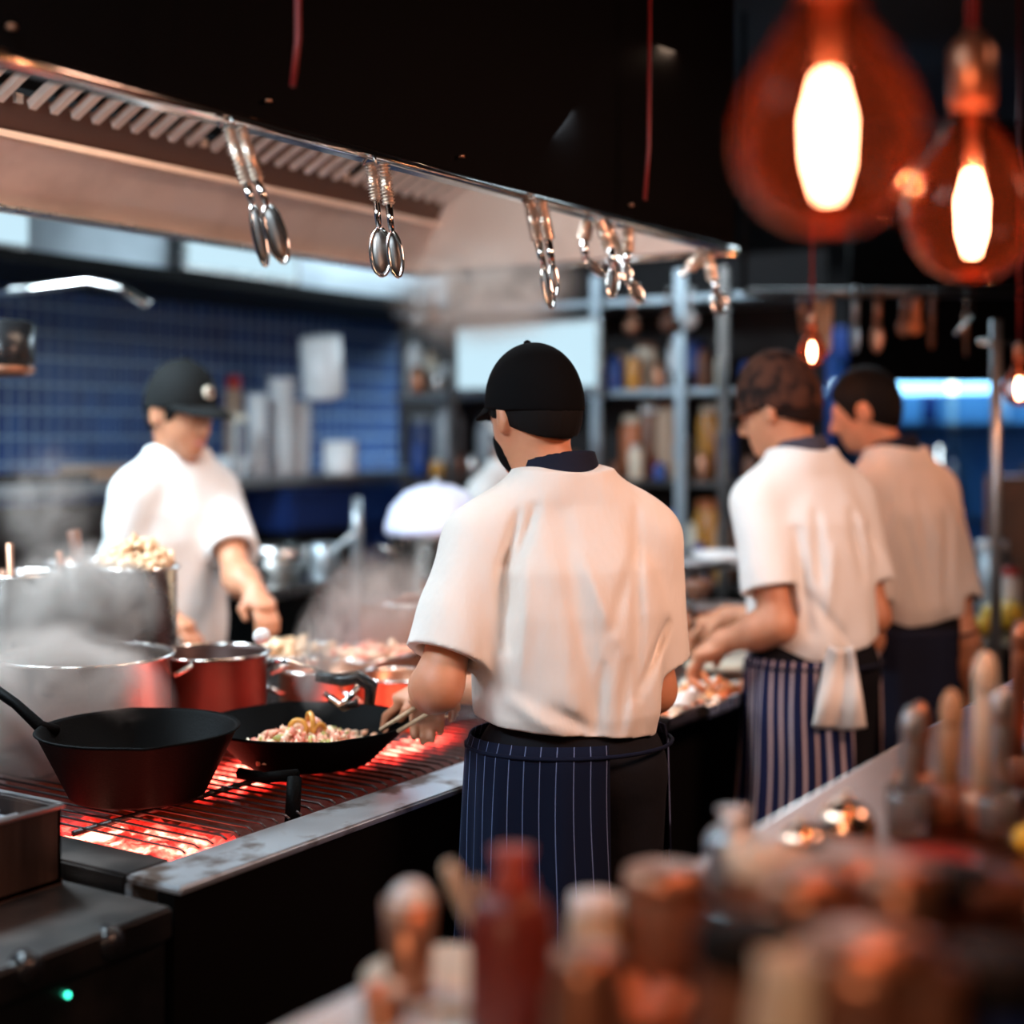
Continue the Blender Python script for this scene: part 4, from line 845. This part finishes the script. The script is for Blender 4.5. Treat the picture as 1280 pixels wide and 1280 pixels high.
# ------------------------------------------------------------------ clutter on the back counter (z .96) between x 280..560
CB = .961
def cnt(px, y=4.1): return G(px, y/(.539+.842*(640-px)/FPX), CB)
single('storage_tub', MB().box(-.22, .22, -.16, .16, 0, .17, .02).box(-.235, .235, -.175, .175, .15, .175, .006), 'navyp', 'large deep blue plastic tub on the back counter', 'tub', cnt(372)+Vector((0, 0, .19)))
single('storage_tub', MB().box(-.20, .20, -.15, .15, 0, .185, .02), 'black', 'black crate under the large deep blue tub', 'crate', cnt(372))
single('storage_tub', MB().box(-.14, .14, -.12, .12, 0, .16, .02).box(-.15, .15, -.13, .13, .14, .165, .006), 'blue', 'smaller blue plastic tub right of the deep blue one', 'tub', cnt(455)+Vector((0, 0, .20)))
single('storage_tub', MB().box(-.13, .13, -.11, .11, 0, .195, .02), 'navyp', 'navy crate under the smaller blue tub', 'crate', cnt(455))
bowl('steel mixing bowl on the counter right of the left cook\'s arm', G(350, 5.12, 1.041), .13, .12, 'steel', nm='mixing_bowl')
single('serving_table', MB().box(-.35, .35, -.16, .16, 0, .035, .006).tube([(-.3, -.12, 0), (-.3, -.12, -1.005)], .015, 8).tube([(.3, -.12, 0), (.3, -.12, -1.005)], .015, 8).tube([(-.3, .12, 0), (-.3, .12, -1.005)], .015, 8).tube([(.3, .12, 0), (.3, .12, -1.005)], .015, 8), 'steel', 'narrow steel side table holding the mixing bowl', 'table', G(375, 5.15, 1.005), 0)
single('drinks_can', MB().lathe([(0, 0), (.05, 0), (.055, .01), (.055, .12), (.045, .13), (0, .13)], 20), 'steelcool', 'cool blue-grey canister beside the mixing bowl', 'canister', G(405, 5.1, 1.041), rot=(0, 0, 0))
stick('spatula', 'white-bladed spatula leaning over the blue-grey canister', 'spatula', S(405, 700, 5.1), S(442, 668, 4.95), .012, 'white')
stick('upright_rail', 'pale steel rail standing right of the blue tubs', 'rail', G(448, 5.1, .02), S(446, 622, 5.1), .022, 'steelcool')
# domed pot on the range end
dp, pp, hh = pot('steel pot under a big white dome left of the main cook', 545, 4.6, .15, 1.235, TOP+.001)
dm = MB().lathe([(.165, 0), (.163, .03), (.145, .085), (.10, .135), (.05, .155), (0, .16)], 40); link('dome_lid', dm, mat('lavender_white_dome', (.70, .72, .92), .35), dp, (0, 0, 1.238-pp.z))
link('lid_knob', MB().ball((0, 0, 1.238-pp.z+.165), .014, 12), 'steelcool', dp)
# ------------------------------------------------------------------ pans, trays on the far part of the range (blurred brown)
def tray(label, px, D, w_, d_, z, m, h=.06, food=None, group=None, fl=None, rz=0):
    p = G(px, D, z); t = thing('food_tray', label, 'tray', p, rz, group)
    b = MB(); b.box(-w_/2, w_/2, -d_/2, d_/2, 0, .006)
    for q in ((-w_/2, w_/2, -d_/2, -d_/2+.008), (-w_/2, w_/2, d_/2-.008, d_/2), (-w_/2, -w_/2+.008, -d_/2, d_/2), (w_/2-.008, w_/2, -d_/2, d_/2)): b.box(*q, 0, h, .002)
    link('shell', b, m, t)
    link('rim', MB().tube([(-w_/2, -d_/2, h), (w_/2, -d_/2, h), (w_/2, d_/2, h), (-w_/2, d_/2, h), (-w_/2, -d_/2, h)], .005, 6), 'steel', t)
    if food:
        f = MB()
        for k in range(110):
            s = random.uniform(.010, .02); f.ball((random.uniform(-w_*.40, w_*.40), random.uniform(-d_*.36, d_*.36), h*.55+random.random()*h*.55), (s*1.6, s, s*.8), 8, .25, Euler((0, random.random(), random.random()*6)).to_matrix())
        single('tray_food', f, food, fl, 'food', p, rz, kind='stuff')
    return t
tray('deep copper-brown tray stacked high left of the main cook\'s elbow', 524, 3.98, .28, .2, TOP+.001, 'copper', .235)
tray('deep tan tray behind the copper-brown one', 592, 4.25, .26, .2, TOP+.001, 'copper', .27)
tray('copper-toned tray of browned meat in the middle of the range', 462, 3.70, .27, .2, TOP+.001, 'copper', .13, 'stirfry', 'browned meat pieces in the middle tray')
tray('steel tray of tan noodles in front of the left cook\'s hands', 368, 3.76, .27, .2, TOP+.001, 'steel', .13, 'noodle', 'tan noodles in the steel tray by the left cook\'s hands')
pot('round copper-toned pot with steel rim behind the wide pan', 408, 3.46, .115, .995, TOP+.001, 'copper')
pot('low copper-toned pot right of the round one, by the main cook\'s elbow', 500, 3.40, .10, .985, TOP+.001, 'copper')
bowl('steel bowl on the range behind the main cook\'s sleeve', G(478, 4.25, TOP+.001), .11, .09, 'steel', nm='mixing_bowl')
cup('small steel cup on the range beyond the left cook\'s hand', G(352, 4.1, TOP+.001), .04, .11, 'steel')
single('squeeze_lemon', MB().ball((0, 0, 0), (.022, .018, .018), 12), 'white', 'white garlic bulb on the rim of the dark red pot', 'garlic', S(327, 795, 3.17))
# prep area right of the main cook
tray('long steel prep tray of orange and pale garnish in front of the striped-apron cook', 872, 3.72, .34, .22, TOP+.001, 'steel', .03, 'garnish', 'orange and white garnish heaped in the long prep tray', rz=0)
tray('dark prep tray behind the main cook\'s right elbow', 815, 3.52, .22, .2, TOP+.001, 'steel_dark', .03, 'garnish', 'scattered garnish in the dark prep tray')
for k in range(7):
    q = G(850+k*3, 3.46+.025*k, TOP+.045+.006*(k % 3)); lb = 'white dough finger in the pile by the plating cook\'s hand'
    single('dough_finger', MB().tube([(-.028, 0, 0), (0, 0, .003), (.028, 0, 0)], [.006, .0085, .006], 10), 'white', lb, 'dough finger', q, .3*k-1, 'white dough fingers on the prep tray')
for k, (px, D, lb) in enumerate(((895, 3.60, 'orange carrot stick lying nearest the striped apron'), (884, 3.66, 'orange carrot stick in the middle of the garnish'), (873, 3.58, 'upright orange carrot stick under the cook\'s fingers'))):
    single('carrot_stick', MB().tube([(-.02, 0, 0), (.02, 0, .03)], .007, 8), 'orange', lb, 'carrot', G(px, D, TOP+.055), k)
single('cutting_board', MB().box(-.13, .13, -.08, .08, 0, .02, .006), 'cream', 'cream board on the counter behind the plating cook\'s hands', 'board', G(905, 3.98, TOP+.06), .2)
single('food_box', MB().box(-.12, .12, -.09, .09, 0, .055, .004), 'steel_dark', 'dark box under the cream board', 'box', G(905, 3.98, TOP+.002), .2)
bowl('wide orange bowl beyond the plating cook\'s hands', G(880, 4.6, TOP+.04), .14, .09, 'orange')
plate('white plate lying over the wide orange bowl', G(895, 4.62, TOP+.131), .11, 'white')
# ------------------------------------------------------------------ end rack across the kitchen at x = 5.2
RX = 5.25
def rk(px, z, dx=0): D = (RX+dx)/(.842+.539*(px-640)/FPX); return G(px, D, z)
def rkz(px, py, dx=0): D = (RX+dx)/(.842+.539*(px-640)/FPX); return S(px, py, D)
ra = thing('storage_rack', 'tall steel rack with four shelves of jars across the end of the kitchen', 'rack', (RX, 3.0, 0)); orr = (RX, 3.0, 0)
SHZ = [.98, 1.375, 1.735, 2.10]
for z in SHZ: link('shelf', loc_(bx_(RX-.14, RX+.28, 2.05, 3.9, z-.022, z), orr), 'steelcool' if z > 1.7 else 'steel_dark', ra)
for px in (592, 768, 872, 925):
    y = rk(px, 0).y; link('post', loc_(bx_(RX-.165, RX-.142, y-.022, y+.022, 0, 2.2, .004), orr), 'steelcool' if px in (768, 872) else 'steel_dark', ra)
link('back_sheet', loc_(bx_(RX+.281, RX+.29, 2.05, 3.9, .0, 2.3), orr), 'wall_dark', ra)
lt = thing('light_panel', 'wide bright rectangular light panel behind the main cook\'s cap', 'light panel', (RX-.21, 0, 0)); a = rkz(745, 482, -.2); b_ = rkz(573, 412, -.2)
link('diffuser', MB().box(0, .012, a.y, b_.y, a.z, b_.z, .004), 'panel', lt); link('frame', MB().box(.0121, .035, a.y-.02, b_.y+.02, a.z-.02, b_.z+.02, .004), 'steel', lt)
# items on the rack: (px, py_top, shelf, r, material, lid, name, label)
items = [
 (778, 440, 2, .035, 'cream', None, 'spice jar', 'cream jar on the upper rack shelf beside the light panel'),
 (808, 428, 2, .05, 'cream', 'brown', 'spice jar', 'cream jar with brown lid on the upper rack shelf'),
 (826, 462, 2, .035, 'white', 'card', 'spice jar', 'short white jar with tan lid on the upper rack shelf'),
 (848, 422, 2, .045, 'white', None, 'bottle', 'tall white bottle on the upper rack shelf'),
 (868, 425, 2, .055, 'blue', 'navyp', 'canister', 'tall blue canister at the right of the upper rack shelf'),
 (900, 455, 2, .04, 'brown', 'steel', 'spice jar', 'brown jar with steel lid at the right end of the upper rack shelf'),
 (790, 520, 1, .05, 'orange', 'cream', 'spice jar', 'orange jar on the middle rack shelf'),
 (812, 505, 1, .045, 'brown', 'white', 'spice jar', 'brown jar with white lid on the middle rack shelf'),
 (835, 498, 1, .05, 'card', 'brown', 'canister', 'tan canister on the middle rack shelf'),
 (852, 545, 1, .04, 'steelcool', 'white', 'spice jar', 'short steel jar with white lid on the middle rack shelf'),
 (888, 505, 1, .05, 'amber', 'cream', 'spice jar', 'amber jar right of the white post on the middle rack shelf'),
 (908, 530, 1, .045, 'blue', 'steelcool', 'canister', 'blue canister on the middle rack shelf beside the brown-capped cook'),
 (826, 570, 1, .04, 'red', None, 'cup', 'low red cup at the front of the middle rack shelf'),
 (612, 520, 1, .06, 'grey', 'steel', 'canister', 'grey canister on the middle rack shelf left of the main cook'),
 (560, 505, 1, .07, 'grey', None, 'canister', 'wide grey canister on the middle rack shelf left of the post'),
 (528, 520, 1, .06, 'navyp', 'grey', 'canister', 'navy canister at the left end of the middle rack shelf'),
 (885, 625, 0, .055, 'amber', 'orange', 'spice jar', 'amber jar with bright orange lid on the lower rack shelf'),
 (870, 655, 0, .05, 'cream', None, 'spice jar', 'cream jar on the lower rack shelf'),
 (905, 650, 0, .045, 'card', 'brown', 'spice jar', 'tan jar on the lower rack shelf behind the cook\'s sleeve'),
 (845, 640, 0, .05, 'navyp', 'blue', 'canister', 'navy canister on the lower rack shelf'),
 (520, 640, 0, .06, 'blue', None, 'canister', 'blue canister at the left of the lower rack shelf'),
 (500, 425, 2, .045, 'white', 'steelcool', 'spice jar', 'white-topped jar near the left end of the upper rack shelf'),
 (462, 460, 2, .04, 'amber', 'cream', 'spice jar', 'short amber jar near the left end of the upper rack shelf'),
 (520, 450, 2, .03, 'cream', None, 'bottle', 'slim cream bottle on the upper rack shelf'),
 (540, 440, 2, .035, 'cream', 'card', 'bottle', 'slim cream bottle with tan cap on the upper rack shelf'),
 (558, 455, 2, .03, 'white', None, 'bottle', 'slim white bottle beside the light panel on the upper rack shelf'),
]
for (px, py, s, r, m, lid, cat, lb) in items:
    p = rk(px, SHZ[s]+.001, .03 if s != 1 else .05)
    if p.y > 3.9: p.y = 3.9
    D = RX/(.842+.539*(px-640)/FPX); h = max(.08, Zat(py, D)-SHZ[s]); jar(cat.replace(' ', '_'), lb, cat, p, r, min(h, .34), m, lid)
for k, (px, py, m, lb) in enumerate(((520, 385, 'steel', 'steel ladle hanging from the top rack shelf at the left'), (542, 380, 'copper', 'copper-toned ladle hanging from the top rack shelf'), (790, 392, 'copper', 'small copper pan hanging from the top rack shelf'), (835, 388, 'brown', 'brown ladle hanging from the top rack shelf'), (862, 384, 'white', 'white spoon hanging from the top rack shelf'))):
    p = rkz(px, py+10, -.2); t = thing('hanging_ladle', lb, 'ladle', p); link('handle', MB().tube([(0, 0, .0), (0, 0, .10)], .008, 8), m, t); link('ladle_bowl', MB().ball((0, 0, -.02), (.025, .035, .035), 12), m, t)
    link('hook', MB().tube([(0, 0, .10), (0.01, 0, 2.11-p.z+.01), (.05, 0, 2.115-p.z)], .003, 6), 'steel', t)
tins = (('steel', 'steel tin'), ('brown', 'brown tin'), ('cream', 'cream tin'), ('blue', 'blue tin'), ('amber', 'amber jar'), ('copper', 'copper-toned tin'))
sn = ('lowest', 'lower middle', 'upper middle')
for s in range(3):
    for k in range(18):
        y = 2.12+k*.098+random.uniform(-.015, .015); mm, nm_ = tins[(k*5+s*2) % 6]; r = random.uniform(.022, .036); h = random.uniform(.06, .17)
        jar('small_tin', 'small '+nm_+' in the front row of the '+sn[s]+' rack shelf', 'tin', (RX-.095, y, SHZ[s]+.001), r, h, mm, ('white', None, 'steel', None)[k % 4], 'small tins in front on the storage rack')
# worktop between range end and rack, with clutter
for k, (px, py, D, r, h, m, lb) in enumerate(((905, 690, 4.7, .11, .05, 'white', 'long white dish behind the sleeve of the striped-apron cook'), (862, 700, 4.5, .06, .08, 'grey', 'grey bowl left of the long white dish'), (872, 725, 4.35, .05, .06, 'brown', 'small brown bowl in front of the grey bowl'))):
    bowl(lb, G(px, D, Zat(py, D)-h), r, h, m)
single('raised_shelf', MB().box(-.28, .28, -.16, .16, .0, .02, .004).tube([(-.25, -.13, 0), (-.25, -.13, -.27)], .01, 8).tube([(.25, -.13, 0), (.25, -.13, -.27)], .01, 8).tube([(-.25, .13, 0), (-.25, .13, -.27)], .01, 8).tube([(.25, .13, 0), (.25, .13, -.27)], .01, 8), 'steel_dark', 'dark raised shelf standing at the far end of the range', 'shelf', (4.28, 2.05, TOP+.272))
# ------------------------------------------------------------------ far right: fridge, pole, utensil rail
fr = thing('glass_fridge', 'tall blue-lit glass-door fridge behind the right-hand cook', 'fridge', (7.3, 2.0, 0))
link('cabinet', MB().box(-.05, .55, -1.25, .6, 0, 2.1).box(-.28, -.06, -1.30, -1.26, 0, 2.1).box(-.28, -.06, .57, .62, 0, 2.1).box(-.28, .55, -1.3, .62, 1.96, 2.1), 'navyp', fr)
for k in range(3):
    y0 = -1.22+k*.6; d = link('door_pane', MB().box(-.30, -.285, y0, y0+.56, .25, 1.93), 'fglass', fr); link('door_handle', MB().tube([(-.33, y0+.03, .8), (-.33, y0+.03, 1.5)], .012, 8), 'chrome', d)
link('inner_back', MB().box(-.062, -.051, -1.25, .56, .1, 1.95), 'fridge_in', fr)
for z in (.7, 1.15, 1.6): link('shelf', MB().box(-.27, -.06, -1.25, .56, z, z+.015), 'steelcool', fr)
link('lamp_strip', MB().box(-.27, -.23, -1.25, .56, 1.76, 1.82), 'tube', fr)
for k in range(15):
    y = 2.45-k*.115; z = (1.616, 1.166, .716)[k % 3]; mm = ('steelcool', 'blue', 'white', 'navyp')[k % 4]
    p = (7.13, y, z); lb = ['steel-blue', 'bright blue', 'white', 'deep blue'][k % 4]+' bottle on the '+['top', 'middle', 'bottom'][k % 3]+' shelf of the blue-lit fridge, '+['left third', 'centre', 'right third'][min(2, k//5)]
    jar('bottle', lb, 'bottle', p, .038, .26, mm, 'white', 'bottles in the glass fridge', .4)
pl = thing('steel_pole', 'slim upright steel pole with a short crossbar at the right', 'pole', G(1245, 4.4, 0))
link('tube', MB().tube([(0, 0, 0), (0, 0, Zat(640, 4.4)), (0, 0, Zat(400, 4.4))], .017, 12), 'steelcool', pl)
c0 = S(1222, 428, 4.4)-pl.location; c1 = S(1270, 428, 4.4)-pl.location; link('crossbar', MB().tube([tuple(c0), tuple(c1)], .010, 8), 'chrome', pl)
ur = thing('utensil_rail', 'dark beam with a rail across the kitchen at the upper right', 'rail', S(1090, 366, 4.9)); ou = ur.location
ya, yb = S(930, 366, 4.9), S(1300, 366, 4.9)
link('rail', MB().tube([tuple(ya-ou), tuple(yb-ou)], .014, 8), 'steel_dark', ur)
for q in (ya, yb): link('hanger', MB().tube([tuple(q-ou), (q.x-ou.x, q.y-ou.y, 2.99-ou.z)], .01, 8), 'black', ur)
bm_ = thing('dark_valance', 'black valance board behind the hanging utensils', 'board', S(1100, 455, 5.6)); 
link('board', MB().box(-.12, 1.3, 0, .03, -.07, .95), 'black_hood', bm_); bm_.rotation_euler = (0, 0, math.atan2(-.842, .539)+.12)
for q in (-.1, 1.25): link('hanger', MB().tube([(q, .015, .94), (q, .015, 3.0-bm_.location.z-.005)], .01, 8), 'black', bm_)
for k, (px, y0, y1, m, r, lb) in enumerate(((1003, 374, 418, 'copper', .018, 'copper spatula, leftmost on the utensil rail'), (1020, 374, 445, 'wood', .022, 'pale wooden spoon above the brown cap'), (1034, 376, 442, 'wood', .026, 'broad wooden paddle, third on the utensil rail'),
        (1070, 358, 440, 'steelcool', .016, 'bluish steel spatula in the middle of the rail'), (1098, 362, 440, 'copper', .018, 'copper ladle right of the bluish spatula'), (1132, 372, 420, 'brown', .02, 'brown spoon left of the bright orange one'), (1146, 374, 418, 'orange', .022, 'bright orange spatula on the rail'), (1166, 372, 436, 'brown', .014, 'thin brown skewer on the rail near the right'), (1208, 392, 446, 'copper', .012, 'small copper hook near the pole'))):
    top = S(px, y0, 4.87); d = Zat(y1, 4.87)-top.z; t = thing('hanging_utensil', lb, 'utensil', top, .4*k)
    link('handle', MB().tube([(0, 0, 0), (.005, 0, d*.65)], [r*.75, r*.7], 10), m, t); link('blade', MB().ball((.005, 0, d*.78), (r*1.3, r*.4, abs(d)*.24), 12), m, t)
    link('hook', MB().tube([(0, 0, 0), (0, 0, Zat(366, 4.9)-top.z+.012)], .003, 6), 'steel', t)
cl = thing('wire_clip', 'silver clip hanging tilted left of the pole', 'clip', S(1204, 408, 4.4)); c0 = S(1194, 418, 4.4)-cl.location; c1 = S(1216, 396, 4.4)-cl.location
link('jaw', MB().tube([tuple(c0), tuple(c1)], .012, 8, .5), 'chrome', cl); link('wire', MB().tube([tuple(c1), (c1.x, c1.y, 2.99-cl.location.z)], .0025, 6), 'black', cl)
# side station behind the right-hand cook: counter with yellow lemons, jars, red light
sc_ = thing('side_station', 'dark side counter at the right edge behind the cooks', 'counter', (5.45, 1.0, 0))
link('cabinet', MB().box(-.80, .8, -.55, .5, .02, .86), 'black', sc_); link('worktop', MB().box(-.82, .82, -.57, .52, .861, .89, .004), 'steel_dark', sc_)
for k, (px, py, D, r, m, lb) in enumerate(((1242, 762, 4.95, .05, 'yellow', 'yellow lemon heap piece left on the side counter'), (1262, 760, 4.9, .06, 'yellow', 'large yellow lemon at the right on the side counter'), (1228, 778, 4.8, .035, 'yellow', 'small yellow lemon in front of the others'))):
    single('lemon', MB().ball((0, 0, 0), (r*1.2, r*.85, r*.85), 16), m, lb, 'lemon', G(px, D, .89+r*.85+.0), .5*k)
jar('canister', 'pale blue-white canister at the edge of the side counter', 'canister', G(1240, 5.2, .891), .07, .28, 'steelcool', 'white')
jar('jar', 'tall dark blue jar behind the pale canister', 'jar', G(1225, 5.6, .891), .06, .2, 'navyp', None)
jar('jar', 'round white jar at the right of the side counter', 'jar', G(1262, 5.0, .891), .04, .2, 'white', 'red')
single('cardboard_box', MB().box(-.16, .16, -.14, .14, 0, .5, .006), 'brown', 'brown cardboard box standing right of the pole', 'box', G(1285, 5.75, .891), .4)
# ------------------------------------------------------------------ bar pass in the foreground
pc = thing('bar_pass', 'coppery metal bar pass with a thin bright edge at the lower right', 'counter', (2.2, .2, 0))
pe = 1.08
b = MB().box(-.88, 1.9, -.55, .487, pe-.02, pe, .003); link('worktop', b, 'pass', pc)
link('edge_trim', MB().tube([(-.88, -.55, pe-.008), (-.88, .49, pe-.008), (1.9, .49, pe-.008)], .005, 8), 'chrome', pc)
link('cabinet', MB().box(-.84, 1.86, -.5, .45, .02, pe-.021), 'black', pc)
nb = thing('bar_counter', 'low near counter holding plates and bottles at the bottom of the photo', 'counter', (.8, .4, 0))
link('worktop', MB().box(-.6, .515, -.4, .43, .975, 1.0, .004), 'brown', nb); link('cabinet', MB().box(-.56, .38, -.36, .39, .02, .974), 'black', nb)
ZN = 1.001
def nr(px, D): return G(px, D, ZN)
def top(px, py, D): return Zat(py, D)-ZN
single('serving_tray', MB().box(-.16, .16, -.11, .11, 0, .008, .003), 'white', 'white rectangular serving tray at the bottom edge, left of the plates', 'tray', (1.0, .78, ZN), 0)
plate('small white saucer on the white serving tray', (1.0, .80, ZN+.009), .042, 'white', None, .012)
plate('cream plate right of the white saucer', nr(560, 1.42), .085, 'cream')
plate('white side plate nearest the bottom edge in the middle', nr(690, 1.20)+Vector((0, 0, .0)), .06, 'white')
bowl('orange-brown bowl at the bottom near the middle', nr(790, 1.30), .055, .045, 'orange')
cup('white cup of pale filling at the left of the near counter', nr(512, 1.40), .026, top(512, 1125, 1.40), 'copper')
single('ice_cream_ball', MB().ball((0, 0, 0), .022, 16), 'white', 'pale round top filling the copper cup', 'food', nr(514, 1.40)+Vector((0, 0, top(512, 1128, 1.40))))
bottle('dark red sauce bottle with red spout standing tallest in the middle foreground', nr(640, 1.32), .040, top(632, 1062, 1.32), mat('dark_red_sauce', (.16, .02, .012), .4), mat('dull_red_spout', (.35, .05, .03), .5), tip=.5)
bowl('dark stone mortar in the middle foreground below the red bottle', nr(612, 1.12), .05, .05, 'black_gloss')
stick('serving_spoon', 'pale spoon handle leaning left of the red sauce bottle', 'spoon', nr(620, 1.38)+Vector((0, 0, .03)), S(560, 1080, 1.36), .008, 'cream')
stick('serving_spoon', 'second pale spoon, shorter, crossing behind the leaning one', 'spoon', nr(650, 1.42)+Vector((0, 0, .03)), S(592, 1100, 1.42), .007, 'wood')
jar('tumbler', 'tumbler with rounded white lid right of the red bottle', 'tumbler', nr(742, 1.36), .025, top(742, 1120, 1.36), 'cream', 'white', None, .8)
jar('tumbler', 'plain cream tumbler right beside the white-lidded one', 'tumbler', nr(778, 1.40), .027, top(778, 1128, 1.40), 'cream', None, None, .9)
jar('stoneware_jar', 'tall brown stoneware jar in the middle foreground', 'jar', nr(832, 1.38), .042, top(832, 1088, 1.38), 'brown', 'copper', None, .85)
jar('stoneware_jar', 'reddish jar low in front of the brown stoneware jar', 'jar', nr(735, 1.12), .032, top(735, 1190, 1.12), 'copper', None, None, .8)
cup('copper mug at the bottom left of the middle foreground', nr(480, 1.30), .02, .05, 'copper')
# on the pass
ZP = pe+.001
def pr_(px, D):
    q = G(px, D, ZP)
    if q.x < 1.37: q.x = min(q.x, 1.27); q.z = ZN
    return q
def tp(px, py, D): return Zat(py, D)-pr_(px, D).z
bottle('white-headed squeeze bottle standing at the corner of the pass', pr_(918, 1.50), .030, tp(905, 1012, 1.50), 'steelcool', 'white', tip=.6)
for k, (px, py, D, r, m, lid, lb) in enumerate(((960, 1060, 1.26, .035, 'copper', 'cream', 'copper jar with cream lid right of the white-headed bottle'), (1010, 1095, 1.16, .04, 'cream', 'copper', 'cream jar with copper lid in the blurred foreground'),
        (1075, 1072, 1.22, .05, 'orange', 'copper', 'large orange jar in the right foreground'), (1130, 1085, 1.10, .035, 'copper', None, 'copper tumbler right of the large orange jar'), (935, 1160, 1.02, .04, 'brown', 'black', 'dark brown jar nearest the bottom, right of centre'),
        (1000, 1190, .98, .035, 'cream', None, 'pale green-cream cup at the bottom right of centre'), (1090, 1180, .97, .05, 'brown', 'copper', 'wide brown jar at the bottom right'), (1180, 1090, 1.25, .045, 'brown', 'black', 'dark brown jar below the upright sticks'),
        (1240, 1075, 1.30, .05, 'copper', 'brown', 'copper jar with brown lid at the right edge'), (1235, 1200, 1.0, .05, 'navyp', 'black', 'dark blue jar in the bottom right corner'), (1160, 1210, .95, .03, 'brown', None, 'small brown cup at the bottom right'))):
    jar('condiment_jar', lb, 'jar', pr_(px, D), r, max(.03, tp(px, py, D)), m, lid, None, .85)
for k, (px, y0, y1, D, m, r, lb) in enumerate(((1140, 905, 1030, 1.72, 'steelcool', .012, 'bluish glass swizzle stick standing left in the utensil row'), (1150, 900, 1000, 1.80, 'copper', .013, 'copper stick behind the bluish one'), (1190, 885, 1000, 1.75, 'wood', .013, 'wooden spoon with rounded top in the utensil row'),
        (1232, 838, 990, 1.72, 'cream', .014, 'tallest pale wooden spoon in the utensil row'), (1252, 880, 985, 1.70, 'steelcool', .013, 'bluish plastic spoon right of the tallest wooden one'), (1276, 790, 900, 1.9, 'copper', .011, 'copper stick at the right edge above the utensil row'))):
    stick('bar_utensil', lb, 'utensil', pr_(px-6, D)+Vector((0, 0, .02)), S(px, y0, D), r, m, None, (r*1.5, r*1.1, r*2.2))
    single('utensil_cup', MB().lathe([(0, 0), (.024, 0), (.026, .05), (.023, .05), (.021, .006), (0, .005)], 20), ['glasscup', 'copper', 'brown', 'copper', 'glasscup', 'brown'][k], 'cup holding the '+lb.replace('standing left in', 'of').replace(' in the utensil row', '').replace(' of the utensil row', ''), 'cup', pr_(px-6, D))
for k, (px, D, r, lb) in enumerate(((1004, 1.62, .030, 'polished copper cloche catching a warm glare on the pass, left of the pair'), (1058, 1.70, .036, 'larger polished copper cloche with warm glare on the pass, right of the pair'))):
    t = thing('cloche', lb, 'cloche', pr_(px, D)); link('dome', MB().lathe([(r, 0), (r, .004), (r*.97, r*.4), (r*.75, r*.85), (r*.4, r*1.08), (0, r*1.14)], 36), 'shiny', t); link('cloche_knob', MB().ball((0, 0, r*1.22), .006, 12), 'shiny', t)  # domes added to mirror the bulbs as a glare on the pass
bowl('dark red bowl below the upright sticks on the pass', pr_(1165, 1.45), .05, .045, mat('dark_red_glaze', (.30, .03, .02), .2))
single('lime', MB().ball((0, 0, 0), .016, 14), 'yellow', 'yellow lime at the right edge of the bar pass', 'lime', pr_(1284, 1.62)+Vector((0, 0, .016)))
# ------------------------------------------------------------------ steam
def steam(label, c, r, dens, col=(1, .86, .78), ns=4.5, rot=0, thr=(.34, .85)):
    m = bpy.data.materials.new('steam'); m.use_nodes = True; nt = m.node_tree; N = nt.nodes; L = nt.links; N.clear()
    tc = N.new('ShaderNodeTexCoord'); ln = N.new('ShaderNodeVectorMath'); ln.operation = 'LENGTH'; L.new(tc.outputs['Object'], ln.inputs[0])
    dv = N.new('ShaderNodeMapRange'); dv.interpolation_type = 'SMOOTHSTEP'; dv.inputs['From Min'].default_value = 1; dv.inputs['From Max'].default_value = .15; L.new(ln.outputs['Value'], dv.inputs[0])
    n = N.new('ShaderNodeTexNoise'); n.inputs['Scale'].default_value = ns/3; n.inputs['Detail'].default_value = 3; n.inputs['Distortion'].default_value = 1.2; L.new(tc.outputs['Object'], n.inputs['Vector'])
    mr = N.new('ShaderNodeMapRange'); mr.inputs['From Min'].default_value = thr[0]; mr.inputs['From Max'].default_value = thr[1]; L.new(n.outputs[0], mr.inputs[0])
    mu = N.new('ShaderNodeMath'); mu.operation = 'MULTIPLY'; L.new(dv.outputs[0], mu.inputs[0]); L.new(mr.outputs[0], mu.inputs[1])
    m2 = N.new('ShaderNodeMath'); m2.operation = 'MULTIPLY'; m2.inputs[1].default_value = dens; L.new(mu.outputs[0], m2.inputs[0])
    v = N.new('ShaderNodeVolumePrincipled'); v.inputs['Color'].default_value = (*col, 1); v.inputs['Anisotropy'].default_value = .1; L.new(m2.outputs[0], v.inputs['Density'])
    o = N.new('ShaderNodeOutputMaterial'); L.new(v.outputs[0], o.inputs['Volume'])
    s = MB().ball((0, 0, 0), 1, 24); ob = single('steam', s, m, label, 'steam', c, rot, kind='stuff'); ob.scale = r; m.cycles.volume_step_rate = 2 if hasattr(m, 'cycles') else 1; return ob
steam('thick steam in front of the wide steel pot at the left', S(60, 885, 2.9), (.27, .11, .19), 300, rot=.57-PI/2+.0)
steam('steam rising along the tall steel pots', S(100, 760, 3.18), (.20, .08, .17), 150, rot=.57-PI/2)
steam('wisp of steam rising from the stir fry', S(400, 820, 3.05), (.07, .07, .14), 60)
steam('steam drifting over the trays left of the main cook', S(470, 760, 3.3), (.20, .14, .16), 26)
steam('pale haze drifting up under the far half of the hood', S(610, 362, 3.9), (.38, .26, .20), 13)
steam('faint steam rising by the left cook\'s shoulder', S(60, 630, 3.5), (.16, .10, .18), 9, rot=.57-PI/2)
